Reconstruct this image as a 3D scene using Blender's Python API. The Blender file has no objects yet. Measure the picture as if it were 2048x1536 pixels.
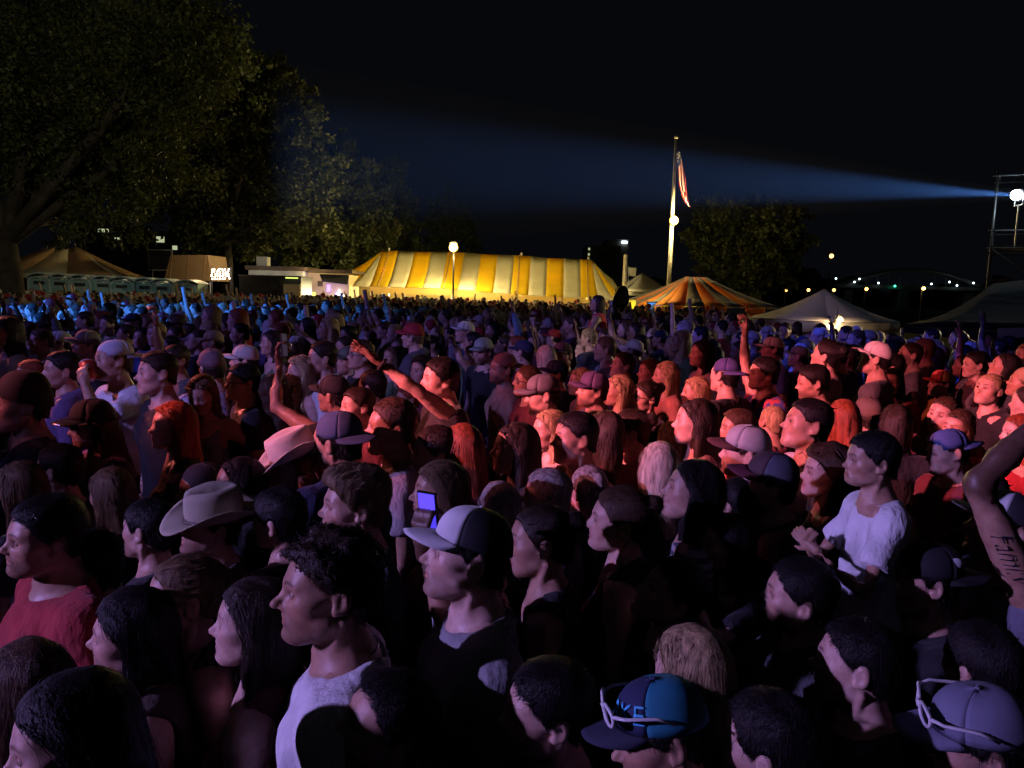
import bpy, bmesh, math, random, time
import numpy as np
from concurrent.futures import ThreadPoolExecutor
T0 = time.time()
sc = bpy.context.scene
# ---------------------------------------------------------------- camera
F_PX = 1538.0; CAM = np.array([0.0, 0.0, 2.25]); PITCH = math.radians(6.85); ROLL = math.radians(1.5)
fwd = np.array([0, math.cos(PITCH), -math.sin(PITCH)]); r0 = np.array([1.0, 0, 0]); u0 = np.array([0, math.sin(PITCH), math.cos(PITCH)])
rgt = math.cos(ROLL)*r0 + math.sin(ROLL)*u0; upv = -math.sin(ROLL)*r0 + math.cos(ROLL)*u0
from mathutils import Matrix, Vector
cam = bpy.data.cameras.new('camera'); cam_o = bpy.data.objects.new('camera', cam); sc.collection.objects.link(cam_o)
cam_o.matrix_world = Matrix(((rgt[0], upv[0], -fwd[0], CAM[0]), (rgt[1], upv[1], -fwd[1], CAM[1]), (rgt[2], upv[2], -fwd[2], CAM[2]), (0, 0, 0, 1)))
cam.sensor_width = 36; cam.lens = 36*F_PX/2048; cam.clip_start = .05; cam.clip_end = 2000
sc.camera = cam_o
def ray(px, py): return fwd + rgt*(px - 1024)/F_PX + upv*(768 - py)/F_PX
def wp(px, py, depth):
    """the point at world depth y that is seen at a photo pixel"""
    d = ray(px, py); return CAM + d*(depth/d[1])
# ---------------------------------------------------------------- world: a night sky, moonless
world = bpy.data.worlds.new('World'); sc.world = world; world.use_nodes = True
wn = world.node_tree; bg = wn.nodes['Background']
sky = wn.nodes.new('ShaderNodeTexSky'); sky.sky_type = 'NISHITA'; sky.sun_disc = False
sky.sun_elevation = math.radians(-8); sky.sun_rotation = math.radians(200); sky.altitude = 50
air = wn.nodes.new('ShaderNodeMix'); air.data_type = 'RGBA'; air.blend_type = 'ADD'; air.inputs['Factor'].default_value = 1
wn.links.new(sky.outputs[0], air.inputs['A']); air.inputs['B'].default_value = (.016, .018, .026, 1)      # faint even airglow of a town at night
wn.links.new(air.outputs['Result'], bg.inputs['Color']); bg.inputs['Strength'].default_value = 0.12
sun = bpy.data.lights.new('moon', 'SUN'); sun.energy = 0.004; sun.angle = math.radians(.5); sun.color = (.8, .85, 1)
sun_o = bpy.data.objects.new('moon', sun); sc.collection.objects.link(sun_o); sun_o.rotation_euler = (math.radians(50), 0, math.radians(-35))
# ---------------------------------------------------------------- stage lights: coloured lamps of the rig at left, plus added fill spots
def spot(name, loc, target, color, watts, deg, blend=.6, radius=.12):
    l = bpy.data.lights.new(name, 'SPOT'); l.energy = watts; l.color = color; l.spot_size = math.radians(deg); l.spot_blend = blend; l.shadow_soft_size = radius
    o = bpy.data.objects.new(name, l); sc.collection.objects.link(o); o.location = loc
    o.rotation_euler = (Vector(target) - Vector(loc)).to_track_quat('-Z', 'Y').to_euler(); return o
def point(name, loc, color, watts, radius=.1):
    l = bpy.data.lights.new(name, 'POINT'); l.energy = watts; l.color = color; l.shadow_soft_size = radius
    o = bpy.data.objects.new(name, l); sc.collection.objects.link(o); o.location = loc; return o
spot('stage_lamp_violet', (-11, -1.9, 4.9), (-.75, 1.9, 1.55), (.47, .33, 1.0), 5400, 18, 1.0)
spot('stage_lamp_violet', (-9, -3.0, 5.6), (-2.5, 5.4, 1.6), (.38, .28, 1.0), 3500, 20, 1.0)
spot('stage_lamp_violet', (-13, 4.0, 7.0), (-1.5, 10.5, 1.5), (.24, .18, 1.0), 1900, 36, 1.0)
spot('stage_lamp_violet', (-9, -1.0, 5.8), (2.3, 2.75, 1.7), (.46, .32, 1.0), 1500, 7, .9)
spot('stage_lamp_red', (-9.5, .3, 5.3), (1.75, 4.9, 1.55), (1.0, .20, .27), 17000, 16, .9)
spot('stage_lamp_red', (-8, .8, 5.0), (-1.75, 4.1, 1.45), (1.0, .20, .17), 2600, 7, .8)
spot('stage_lamp_red', (-10, 10.5, 6.0), (-2.2, 5.4, 1.5), (1.0, .20, .17), 3600, 15, .8)
spot('stage_lamp_red', (-11, 5.0, 6.2), (4.4, 6.8, 1.5), (1.0, .12, .15), 3600, 15, .9)
spot('stage_lamp_blue', (-15, 5.0, 7.5), (-8.3, 13.5, 1.6), (.035, .20, 1.0), 21000, 27, .8)
spot('stage_lamp_blue', (-9, 6.5, 7.5), (6.4, 10.5, 1.6), (.05, .07, 1.0), 5200, 16, .7)
spot('stage_lamp_amber', (-9, 3.5, 7.0), (.7, 9.9, 1.6), (1.0, .78, .42), 2600, 4, .6)
spot('stage_lamp_violet', (-9, 3.0, 8.5), (8.6, 21, 2.1), (.80, .64, .85), 6500, 6, .8)  # unseen spot added to brighten the pale pop-up canopy
spot('stage_lamp_violet', (-10, 4.0, 7.0), (1.25, 11.0, 2.15), (.34, .26, 1.0), 2600, 5, .9)  # narrow spot added to lift the person on shoulders out of the dark
spot('mixing_tent_lamp', (9.2, 12.6, 2.5), (-1.5, 8.6, 1.66), (1.0, .80, .50), 800, 34, .7, .05)
spot('tree_fill', (-4, -3, 9.0), (-9.0, 66, 9.5), (1.0, .90, .45), 17000, 14, 1.0)  # unseen fill spot added to brighten the trees behind the marquee
spot('tree_fill', (-13, -2, 9.0), (-17, 40, 11), (1.0, .93, .62), 3000, 62, 1.0)  # wide fill added to lighten the left trees, no lamp built
# ---------------------------------------------------------------- exposure and sampling
vs = sc.view_settings; vs.view_transform = 'Standard'; vs.look = 'None'; vs.exposure = 0; vs.gamma = 1; vs.use_curve_mapping = False
cy = sc.cycles; cy.use_denoising = True; cy.max_bounces = 5; cy.diffuse_bounces = 2; cy.glossy_bounces = 2; cy.transmission_bounces = 3; cy.volume_bounces = 0; cy.transparent_max_bounces = 6
cy.sample_clamp_indirect = 3; cy.use_light_tree = True
# ---------------------------------------------------------------- signed-distance modelling kit
F4 = np.float32
def V(*a): return np.array(a, F4)
def ell(P, c, r):
    q = P - V(*c); r = V(*r)
    k0 = np.sqrt(((q / r) ** 2).sum(-1)); k1 = np.sqrt(((q / (r * r)) ** 2).sum(-1)) + 1e-9
    return k0 * (k0 - 1) / k1
def sph(P, c, r): return np.sqrt(((P - V(*c)) ** 2).sum(-1)) - r
def cap(P, a, b, ra, rb=None):
    rb = ra if rb is None else rb
    a = V(*a); ab = V(*b) - a; q = P - a
    t = np.clip((q @ ab) / max(float(ab @ ab), 1e-9), 0, 1)
    return np.sqrt(((q - t[..., None] * ab) ** 2).sum(-1)) - (ra + (rb - ra) * t)
def smin(a, b, k):
    h = np.maximum(k - np.abs(a - b), 0) / k
    return np.minimum(a, b) - h * h * k * 0.25
def smax(a, b, k): return -smin(-a, -b, k)

def nets(F, xs, ys, zs):
    """surface nets on a rectilinear grid -> verts, quads"""
    nx, ny, nz = F.shape
    S = F < 0
    cnt = np.zeros((nx-1, ny-1, nz-1), F4); acc = np.zeros((nx-1, ny-1, nz-1, 3), F4)
    quads = []
    full = (nx-1, ny-1, nz-1)
    edges = []
    for ax in range(3):
        sl0 = [slice(None)]*3; sl1 = [slice(None)]*3
        sl0[ax] = slice(0, -1); sl1[ax] = slice(1, None)
        a = F[tuple(sl0)]; b = F[tuple(sl1)]
        m = S[tuple(sl0)] != S[tuple(sl1)]
        idx = np.argwhere(m)
        av = a[m]; bv = b[m]; t = av / (av - bv)
        pos = idx.astype(F4); pos[:, ax] += t
        o1, o2 = [(1, 2), (2, 0), (0, 1)][ax]
        cells = []
        for d1, d2 in ((0, 0), (1, 0), (1, 1), (0, 1)):
            c = idx.copy(); c[:, o1] -= d1; c[:, o2] -= d2
            ok = ((c >= 0) & (c < np.array(full))).all(1)
            np.add.at(cnt, tuple(c[ok].T), 1)
            np.add.at(acc, tuple(c[ok].T), pos[ok])
            cells.append((c, ok))
        edges.append((cells, av < 0))
    m = cnt > 0
    ids = np.full(full, -1, np.int64); ids[m] = np.arange(m.sum())
    v = acc[m] / cnt[m][:, None]
    vx = np.interp(v[:, 0], np.arange(nx), xs); vy = np.interp(v[:, 1], np.arange(ny), ys); vz = np.interp(v[:, 2], np.arange(nz), zs)
    verts = np.stack([vx, vy, vz], 1).astype(F4)
    for cells, neg in edges:
        ok = cells[0][1] & cells[1][1] & cells[2][1] & cells[3][1]
        q = np.stack([ids[tuple(c[ok].T)] for c, _ in cells], 1); n = neg[ok]
        q[~n] = q[~n][:, ::-1]
        quads.append(q[:, ::-1])
    q = np.concatenate(quads) if quads else np.zeros((0, 4), int)
    return verts, q[:, ::-1]

def axis_pts(lo, hi, coarse, fines=()):
    """grid coordinates from lo to hi: coarse step, with finer steps inside [a,b,step] bands"""
    pts = [lo]; x = lo
    while x < hi:
        s = coarse
        for a, b, st in fines:
            if x >= a - 1e-6 and x < b: s = min(s, st)
            elif x < a and x + s > a: s = min(s, max(a - x, st))
        x += s; pts.append(x)
    return np.array(pts, F4)
def sdf_mesh(fn, xs, ys, zs):
    G = np.stack(np.meshgrid(xs, ys, zs, indexing='ij'), -1).reshape(-1, 3).astype(F4)
    return nets(fn(G).reshape(len(xs), len(ys), len(zs)), xs, ys, zs)
def fbm(P, s, seed=0, n=4):
    r = np.random.RandomState(seed); o = np.zeros(len(P), F4); a = 1.0
    for i in range(n):
        k = r.normal(size=(3, 3)) * s
        ph = r.uniform(0, 6.28, 3)
        w = P @ k.T.astype(F4)
        o += a * (np.sin(w[:, 0] + ph[0] + 1.3*np.sin(w[:, 1])) * np.sin(w[:, 1] + ph[1]) + 0.5*np.sin(w[:, 2] + ph[2]))
        a *= 0.55; s *= 1.9
    return o

# ---------------------------------------------------------------- mesh building
COL = bpy.context.scene.collection
def mesh_from(name, verts, faces, mat=None, colors=None, smooth=True, mats=None, midx=None):
    me = bpy.data.meshes.new(name)
    verts = np.asarray(verts, F4)
    if isinstance(faces, np.ndarray):
        k = faces.shape[1] if len(faces) else 3
        me.vertices.add(len(verts)); me.vertices.foreach_set('co', verts.ravel())
        me.loops.add(faces.size); me.loops.foreach_set('vertex_index', faces.astype(np.int32).ravel())
        me.polygons.add(len(faces)); me.polygons.foreach_set('loop_start', np.arange(0, faces.size, k, dtype=np.int32))
        me.update(calc_edges=True)
    else:
        me.from_pydata(verts.tolist(), [], [list(map(int, f)) for f in faces])
    if colors is not None:
        ca = me.color_attributes.new('Col', 'FLOAT_COLOR', 'POINT')
        c = np.ones((len(verts), 4), F4); c[:, :3] = colors
        ca.data.foreach_set('color', c.ravel())
    if smooth and len(me.polygons): me.polygons.foreach_set('use_smooth', np.ones(len(me.polygons), bool))
    for m in (mats or ([mat] if mat else [])): me.materials.append(m)
    if midx is not None: me.polygons.foreach_set('material_index', np.asarray(midx, np.int32))
    me.update()
    return me
def obj(name, me, parent=None, loc=None, rot=None, label=None, cat=None, group=None, kind=None):
    o = bpy.data.objects.new(name, me); COL.objects.link(o)
    if parent is not None: o.parent = parent
    if loc is not None: o.location = loc
    if rot is not None: o.rotation_euler = rot
    if label: o['label'] = label
    if cat: o['category'] = cat
    if group: o['group'] = group
    if kind: o['kind'] = kind
    return o
def join_geo(parts):
    vs, fs, n = [], [], 0
    for v, f in parts:
        vs.append(np.asarray(v, F4)); fs.append(np.asarray(f) + n); n += len(v)
    return np.concatenate(vs), np.concatenate(fs)
def tri_to_quad(f):  # triangles as degenerate-free padded handled separately
    return f
def box_geo(c, s, bevel=0):
    c = np.array(c, F4); s = np.array(s, F4) / 2
    v = np.array([(x, y, z) for x in (-1, 1) for y in (-1, 1) for z in (-1, 1)], F4) * s + c
    f = np.array([(0,1,3,2),(4,6,7,5),(0,4,5,1),(2,3,7,6),(0,2,6,4),(1,5,7,3)])
    return v, f
def tube_geo(pts, rad, n=8, closed=False, flat=None):
    pts = np.asarray(pts, F4); m = len(pts)
    rad = np.broadcast_to(np.asarray(rad, F4), (m,))
    t = np.gradient(pts, axis=0)
    if closed: t = np.roll(pts, -1, 0) - np.roll(pts, 1, 0)
    t /= np.linalg.norm(t, axis=1, keepdims=True) + 1e-9
    up = np.array([0, 0, 1], F4) if abs(t[0, 2]) < 0.9 else np.array([1, 0, 0], F4)
    vs = []
    for i in range(m):
        a = np.cross(t[i], up); a /= np.linalg.norm(a) + 1e-9; b = np.cross(a, t[i]); up = b
        ang = np.arange(n) * 2 * np.pi / n
        vs.append(pts[i] + rad[i] * (np.cos(ang)[:, None] * a * (flat or 1) + np.sin(ang)[:, None] * b))
    fs = []
    for i in range(m if closed else m - 1):
        j = (i + 1) % m
        for k in range(n):
            l = (k + 1) % n
            fs.append((i*n+k, i*n+l, j*n+l, j*n+k))
    v = np.concatenate(vs)
    if not closed:
        v = np.concatenate([v, pts[:1], pts[-1:]]); c0, c1 = len(v)-2, len(v)-1
        for k in range(n):
            l = (k + 1) % n
            fs.append((c0, l, k, k)); fs.append((c1, (m-1)*n+k, (m-1)*n+l, (m-1)*n+l))
    return v, np.array(fs)
def clean(v, f):
    """quads padded with a repeated index -> python face list"""
    out = []
    for q in np.asarray(f):
        r = []
        for i in q:
            if int(i) not in r: r.append(int(i))
        if len(r) > 2: out.append(r)
    return v, out
def grid_geo(P, close_u=False):
    """P: (nu,nv,3) -> quads"""
    nu, nv = P.shape[:2]
    fs = []
    for i in range(nu if close_u else nu-1):
        j = (i+1) % nu
        for k in range(nv-1): fs.append((i*nv+k, j*nv+k, j*nv+k+1, i*nv+k+1))
    return P.reshape(-1, 3), np.array(fs)
def solidify(v, f, t):
    """thin shell with thickness t along vertex normals, border closed"""
    v = np.asarray(v, F4); f = np.asarray(f); n = np.zeros_like(v)
    fn = np.cross(v[f[:, 2]] - v[f[:, 0]], v[f[:, 3]] - v[f[:, 1]])
    for k in range(4): np.add.at(n, f[:, k], fn)
    n /= np.linalg.norm(n, axis=1, keepdims=True) + 1e-9
    N = len(v); vv = np.concatenate([v, v - n * t])
    fl = [tuple(q) for q in f] + [tuple(int(i) + N for i in q[::-1]) for q in f]
    ed = {}
    for q in f:
        for k in range(4):
            a, b = int(q[k]), int(q[(k+1) % 4])
            if a == b: continue
            if (b, a) in ed: del ed[(b, a)]
            else: ed[(a, b)] = 1
    for a, b in ed: fl.append((b, a, a + N, b + N))
    return vv, np.array(fl)
# ---------------------------------------------------------------- people: head, body, hands
HZ = 1.635; HY = -0.015          # head origin (between the ears) in body space; the face looks to -Y
def mirror(P):
    Q = P.copy(); Q[:, 0] = np.abs(Q[:, 0]); return Q
def head_sdf(P, c):
    """P in head space"""
    Q = mirror(P); fem = c.get('fem', 0); w = c.get('fw', 1.0); jl = c.get('jl', 1.0); nz = c.get('nz', 1.0); fat = c.get('fat', 0)
    d = ell(Q, (0, 0.008, 0.034), (0.076*w, 0.095, 0.083))
    d = smin(d, ell(Q, (0, -0.028, 0.012), (0.067*w, 0.066, 0.078)), 0.03)          # forehead / upper face
    d = smin(d, ell(Q, (0, -0.036, -0.040), (0.057*w + fat*.008, 0.060, 0.062)), 0.03)  # mid face
    jw = (0.040 if fem else 0.046) * w + fat*.008
    d = smin(d, cap(Q, (jw, -0.005, -0.058), (0.018*w, -0.070, -0.096*jl), 0.021, 0.0165), 0.03)   # jaw bone
    d = smin(d, ell(Q, (0, -0.082, -0.094*jl), (0.022 if not fem else 0.018, 0.019, 0.017)), 0.014)       # chin
    d = smin(d, ell(Q, (0, -0.045, -0.080*jl), (0.034*w, 0.045, 0.030)), 0.025)
    d = smin(d, ell(Q, (0.047*w, -0.052, -0.018), (0.017, 0.022, 0.015)), 0.028)      # cheekbone
    br = 0.0065 if fem else 0.0105
    d = smin(d, cap(Q, (0.0, -0.089, 0.020), (0.041*w, -0.076, 0.023), br, br*.8), 0.018)   # brow
    d = smax(d, -ell(Q, (0.032*w, -0.106, 0.001), (0.020, 0.026, 0.0135)), 0.012)     # eye socket
    # nose
    d = smin(d, cap(Q, (0, -0.084, 0.012), (0, -0.085 - 0.025*nz, -0.0245), 0.0075, 0.0085), 0.011)
    d = smin(d, ell(Q, (0, -0.087 - 0.024*nz, -0.0275), (0.0105, 0.0105, 0.0092)), 0.008)
    d = smin(d, ell(Q, (0.0115, -0.099, -0.0325), (0.0075, 0.0115, 0.0078)), 0.006)
    d = smax(d, -ell(Q, (0.0065, -0.101, -0.0415), (0.0038, 0.0065, 0.0045)), 0.003)
    # mouth region
    d = smin(d, ell(Q, (0, -0.076, -0.060), (0.026, 0.023, 0.021)), 0.02)
    lp = 1.15 if fem else 1.0
    sm = c.get('smile', 0)
    d = smin(d, cap(Q, (0, -0.0985, -0.0540), (0.021 + .004*sm, -0.087, -0.0585 + .005*sm), 0.0056*lp, 0.0024), 0.005)
    d = smin(d, cap(Q, (0, -0.0965, -0.0668), (0.018 + .004*sm, -0.087, -0.0615 + .005*sm), 0.0064*lp, 0.0024), 0.005)
    op = c.get('open', 0.0)
    d = smax(d, -ell(Q, (0, -0.103, -0.0600), (0.0245 + .003*sm, 0.010 + .012*op, 0.0026 + 0.008*op)), 0.002)
    d = smax(d, -ell(Q, (0, -0.108, -0.0785), (0.020, 0.014, 0.006)), 0.008)
    d = smax(d, -cap(Q, (0.0175, -0.1015, -0.0350), (0.0300, -0.0850, -0.0600), 0.0018, 0.0014), 0.0055)      # fold beside the mouth
    d = smax(d, -cap(Q, (0.020, -0.0885, -0.0125), (0.042, -0.0800, -0.0145), 0.0012), 0.005)               # under the eye
    d = smax(d, -ell(Q, (0.092*w, -0.045, 0.034), (0.022, 0.034, 0.026)), 0.02)                            # temple
    if not fem: d = smin(d, ell(Q, (0.050*w, -0.018, -0.058), (0.012, 0.020, 0.026)), 0.014)                # jaw muscle
    # ears
    e = ell(Q, (0.0765*w, 0.016, -0.004), (0.011, 0.0195, 0.0315))
    e = smax(e, -ell(Q, (0.0865*w, 0.009, -0.004), (0.008, 0.0115, 0.0185)), 0.005)
    e = smin(e, ell(Q, (0.0755*w, 0.002, -0.026), (0.0065, 0.0085, 0.0115)), 0.006)
    d = smin(d, e, 0.006)
    return d
def lid_sdf(Q):
    return sph(Q, (0.0315, -0.0735, 0.001), 0.0143)
def eye_geo(c):
    """eyeballs as closed little spheres with sclera / iris / pupil vertex colours"""
    vs, fs, cs = [], [], []; n = 0
    for s in (-1, 1):
        nr, na = 9, 14
        th = np.concatenate([[0.0], np.array([.17, .42, .50, .8, 1.2, 1.7, 2.3, 3.0])])
        P = np.zeros((na, nr, 3), F4)
        for i in range(na):
            a = i*2*np.pi/na
            P[i] = np.stack([np.sin(th)*np.cos(a), -np.cos(th), np.sin(th)*np.sin(a)], 1)*0.0128
        P += V(s*0.0315*c.get('fw', 1), -0.0770, 0.001)
        v, f = grid_geo(P, True)
        col = np.zeros((na, nr, 3), F4); col[:] = (.75, .7, .68); col[:, :2] = (.01, .01, .01); col[:, 2] = (.12, .08, .05)
        vs.append(v); fs.append(f + n); cs.append(col.reshape(-1, 3)); n += len(v)
    return np.concatenate(vs), np.concatenate(fs), np.concatenate(cs)
def rotm(yaw, pitch, roll=0):
    cy, sy, cp, sp, cr, sr = math.cos(yaw), math.sin(yaw), math.cos(pitch), math.sin(pitch), math.cos(roll), math.sin(roll)
    Rz = np.array([[cy, -sy, 0], [sy, cy, 0], [0, 0, 1]]); Rx = np.array([[1, 0, 0], [0, cp, -sp], [0, sp, cp]]); Ry = np.array([[cr, 0, sr], [0, 1, 0], [-sr, 0, cr]])
    return (Rz @ Rx @ Ry).astype(F4)
PIV = V(0, 0.015, -0.085)         # where the head turns on the neck (head space)
def head_to_body(v, c):
    """apply the head's turn and tilt, then move to body space; pitch > 0 lifts the chin"""
    R = rotm(math.radians(c.get('yaw', 0)), -math.radians(c.get('pitch', 0)), math.radians(c.get('roll', 0)))
    return (v - PIV) @ R.T + PIV + V(0, HY, HZ)
def body_to_head(P, c):
    R = rotm(math.radians(c.get('yaw', 0)), -math.radians(c.get('pitch', 0)), math.radians(c.get('roll', 0)))
    return (P - V(0, HY, HZ) - PIV) @ R + PIV
DOWN = {'R': ((.19, .02, 1.395), (.255, .035, 1.115), (.235, -.055, .87)), 'L': ((.19, .02, 1.395), (.255, .035, 1.115), (.235, -.055, .87))}
def arm_pts(c, s):
    a = c.get('arms', {}).get('R' if s < 0 else 'L') or DOWN['R']
    k = c.get('sw', 1.0)
    p = [np.array(q, F4) * V(s, 1, 1) for q in a]
    p[0] = p[0] * V(k, 1, 1)
    if (c.get('arms', {}).get('R' if s < 0 else 'L')) is None: p[1] = p[1]*V(k, 1, 1); p[2] = p[2]*V(k, 1, 1)
    return p
def torso_sdf(P, c, off=0.0):
    Q = mirror(P); fem = c.get('fem', 0); k = c.get('sw', 1.0); fat = c.get('fat', 0)
    cw = (.165 if not fem else .142)*c.get('kid', 1)
    d = ell(Q, (0, .02, 1.27), (cw*k + fat*.02, .112 + fat*.02, .20))
    d = smin(d, cap(Q, (0, .045, 1.455), (.165*k, .03, 1.41), .050, .048), .06)
    d = smin(d, sph(Q, (.178*k, .02, 1.392), .058 if not fem else .049), .05)
    d = smin(d, ell(Q, (0, .02, 1.06), ((.138 if fem else .15)*k + fat*.04, .105 + fat*.04, .19)), .06)
    d = smin(d, ell(Q, (0, .025, .90), ((.165 if fem else .158) + fat*.03, .12 + fat*.03, .12)), .05)
    if fem: d = smin(d, ell(Q, (.07, -.085, 1.245), (.058, .055, .058)), .04)
    elif not c.get('kid'): d = smin(d, ell(Q, (.075, -.065, 1.31), (.075, .04, .06)), .05)
    return d - off
def arm_sdf(P, c, s, off=0.0, upto=2.0):
    a, b, w = arm_pts(c, s); th = c.get('ath', 0.84 if c.get('fem') else 1.0)
    if upto <= 1: return cap(P, a, a + (b - a)*upto, .054*th + off, .048*th + off)
    d = cap(P, a, b, .051*th + off, .039*th + off)
    d = smin(d, cap(P, a + (b-a)*.25, a + (b-a)*.7, .046*th + off, .041*th + off), .03)
    d = smin(d, cap(P, b, b + (w - b)*.35, .039*th + off, .041*th + off), .02)
    return smin(d, cap(P, b + (w-b)*.3, w, .041*th + off, .0265*th + off), .02)
def body_sdf(P, c, head=True):
    hp = body_to_head(P, c)
    far = np.sqrt((hp*hp).sum(1)); nr_ = far < .175
    d = (far - .11).astype(F4)
    if not head: d[:] = 1.0
    elif nr_.any(): d[nr_] = head_sdf(hp[nr_], c)
    lid = np.maximum(np.minimum(sph(mirror(hp), (0.0315*c.get('fw', 1), -0.0755, 0.001), 0.0150), 1), -(np.abs(hp[:, 2] - 0.0005) - c.get('lid', 0.0048)))
    if head: d = smin(d, lid, 0.004)
    fem = c.get('fem', 0); nr = .044 if fem else .053 + .008*c.get('fat', 0)
    # neck joins the turned head to the torso
    R = rotm(math.radians(c.get('yaw', 0)), -math.radians(c.get('pitch', 0)))
    top = (V(0, 0.022, -0.045) - PIV) @ R.T + PIV + V(0, HY, HZ)
    n = cap(P, tuple(top), (0, .035, 1.43), nr*.97, nr*1.1)
    if not head: n = np.maximum(n, P[:, 2] - 1.49)
    n = smin(n, cap(P, (0, -.025, 1.43), tuple(top + V(0, -.022, -.045)), .028, .026), .03)
    if not head: n = np.maximum(n + .002, P[:, 2] - 1.49)
    for s_ in (-1, 1):
        ml = (V(s_*.062, .022, -.052) - PIV) @ R.T + PIV + V(0, HY, HZ)
        if head: n = smin(n, cap(P, tuple(ml), (s_*.016, -.030, 1.425), .010, .008), .014)
        n = smin(n, cap(P, (s_*.022, -.045, 1.425), (s_*.15*c.get('sw', 1), -.018, 1.438), .010, .012), .016)
    if head and not fem: n = smin(n, sph(P, tuple(np.array([0, -.044, 1.497]) + np.array(top - V(0, HY + .022, HZ - .045))*.5), .010), .014)
    if not head: n = np.maximum(n, P[:, 2] - 1.49)
    d = smin(d, n, 0.016)
    t = torso_sdf(P, c)
    d = smin(d, t, .05)
    for s in (-1, 1): d = smin(d, arm_sdf(P, c, s), .035)
    Q = mirror(P)
    d = smin(d, cap(Q, (.088, .02, .90), (.10, .0, .50), .084, .056), .05)
    d = smin(d, cap(Q, (.10, .0, .50), (.105, .03, .09), .056, .038), .03)
    d = smin(d, ell(Q, (.108, -.045, .042), (.044, .125, .042)), .03)
    return d
def hand_parts(kind, s):
    """palm and fingers in hand space: wrist at origin, fingers along +Z, palm faces -Y, thumb towards +X*s"""
    o = [('e', (0, 0, .045), (.040, .016, .050))]
    xs = [.030, .010, -.010, -.029]; ln = [.070, .078, .073, .058]
    for i, (x, l) in enumerate(zip(xs, ln)):
        b = V(x*s, 0, .085)
        if kind == 'fist' or (kind == 'horns' and i in (1, 2)) or (kind == 'point' and i > 0):
            k1 = b + V(0, -.012, .032); k2 = k1 + V(0, -.034, -.004); k3 = k2 + V(0, .006, -.026)
        elif kind == 'open':
            sp = (x*.55)*s
            k1 = b + V(sp*.8, -.004, l*.45); k2 = k1 + V(sp*.5, -.006, l*.33); k3 = k2 + V(sp*.3, -.007, l*.24)
        elif kind == 'grip':
            k1 = b + V(0, -.022, .030); k2 = k1 + V(0, -.030, .006); k3 = k2 + V(0, -.020, -.018)
        else:
            k1 = b + V(0, -.010, l*.42); k2 = k1 + V(0, -.016, l*.27); k3 = k2 + V(0, -.014, l*.17)
        o += [('c', b, k1, .0098, .009), ('c', k1, k2, .009, .0082), ('c', k2, k3, .0082, .0068)]
    t0 = V(.026*s, -.006, .022)
    if kind in ('fist', 'horns', 'point'): t1 = t0 + V(.018*s, -.018, .030); t2 = t1 + V(-.022*s, -.016, .020)
    elif kind == 'grip': t1 = t0 + V(.022*s, -.020, .026); t2 = t1 + V(.002*s, -.024, .022)
    else: t1 = t0 + V(.028*s, -.010, .030); t2 = t1 + V(.010*s, -.008, .026)
    o += [('c', t0, t1, .0135, .0108), ('c', t1, t2, .0108, .0082)]
    o += [('c', V(0, 0, -.02), V(0, 0, .03), .024, .027)]
    return o
def hand_geo(c, s, step):
    a, b, w = arm_pts(c, s)
    kind = c.get('hand', {}).get('R' if s < 0 else 'L', 'relax')
    parts = hand_parts(kind, s); sc = .92 if c.get('fem') else 1.0
    sc *= c.get('hs', 1.0)
    def fn(P):
        d = None
        for q in parts:
            e = ell(P, q[1], q[2]) if q[0] == 'e' else cap(P, q[1], q[2], q[3], q[4])
            d = e if d is None else smin(d, e, .009)
        return d
    v, f = sdf_mesh(fn, np.arange(-.085, .087, step, dtype=F4), np.arange(-.085, .04, step, dtype=F4), np.arange(-.05, .20, step, dtype=F4))
    z = (w - b); z = z / np.linalg.norm(z)
    hd = c.get('hdir', {}).get('R' if s < 0 else 'L')
    if hd is not None: z = np.array(hd, F4); z /= np.linalg.norm(z)
    pal = np.array(c.get('palm', {}).get('R' if s < 0 else 'L', (0, -1, .1)), F4)
    y = -(pal - z*(pal @ z)); y /= np.linalg.norm(y) + 1e-9
    x = np.cross(y, z)
    M = np.stack([x, y, z], 1)
    return (v*sc) @ M.T + w, f
HAIRLINE_Y = np.array([-.13, -.088, -.066, -.040, -.014, .004, .030, .055, .10, .14])
def hairline(P, c):
    """>0 where hair grows (head space)"""
    z = np.interp(P[:, 1], HAIRLINE_Y, np.array([.082, .074, .060, .030, .004, .012, -.026, -.052, -.062, -.050]) + np.array([1, 1, .8, .4, 0, 0, 0, 0, 0, 0])*c.get('rec', 0))
    wid = np.clip(np.abs(P[:, 0]) - .03, 0, 1)
    return P[:, 2] - z + 0*wid
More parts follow.
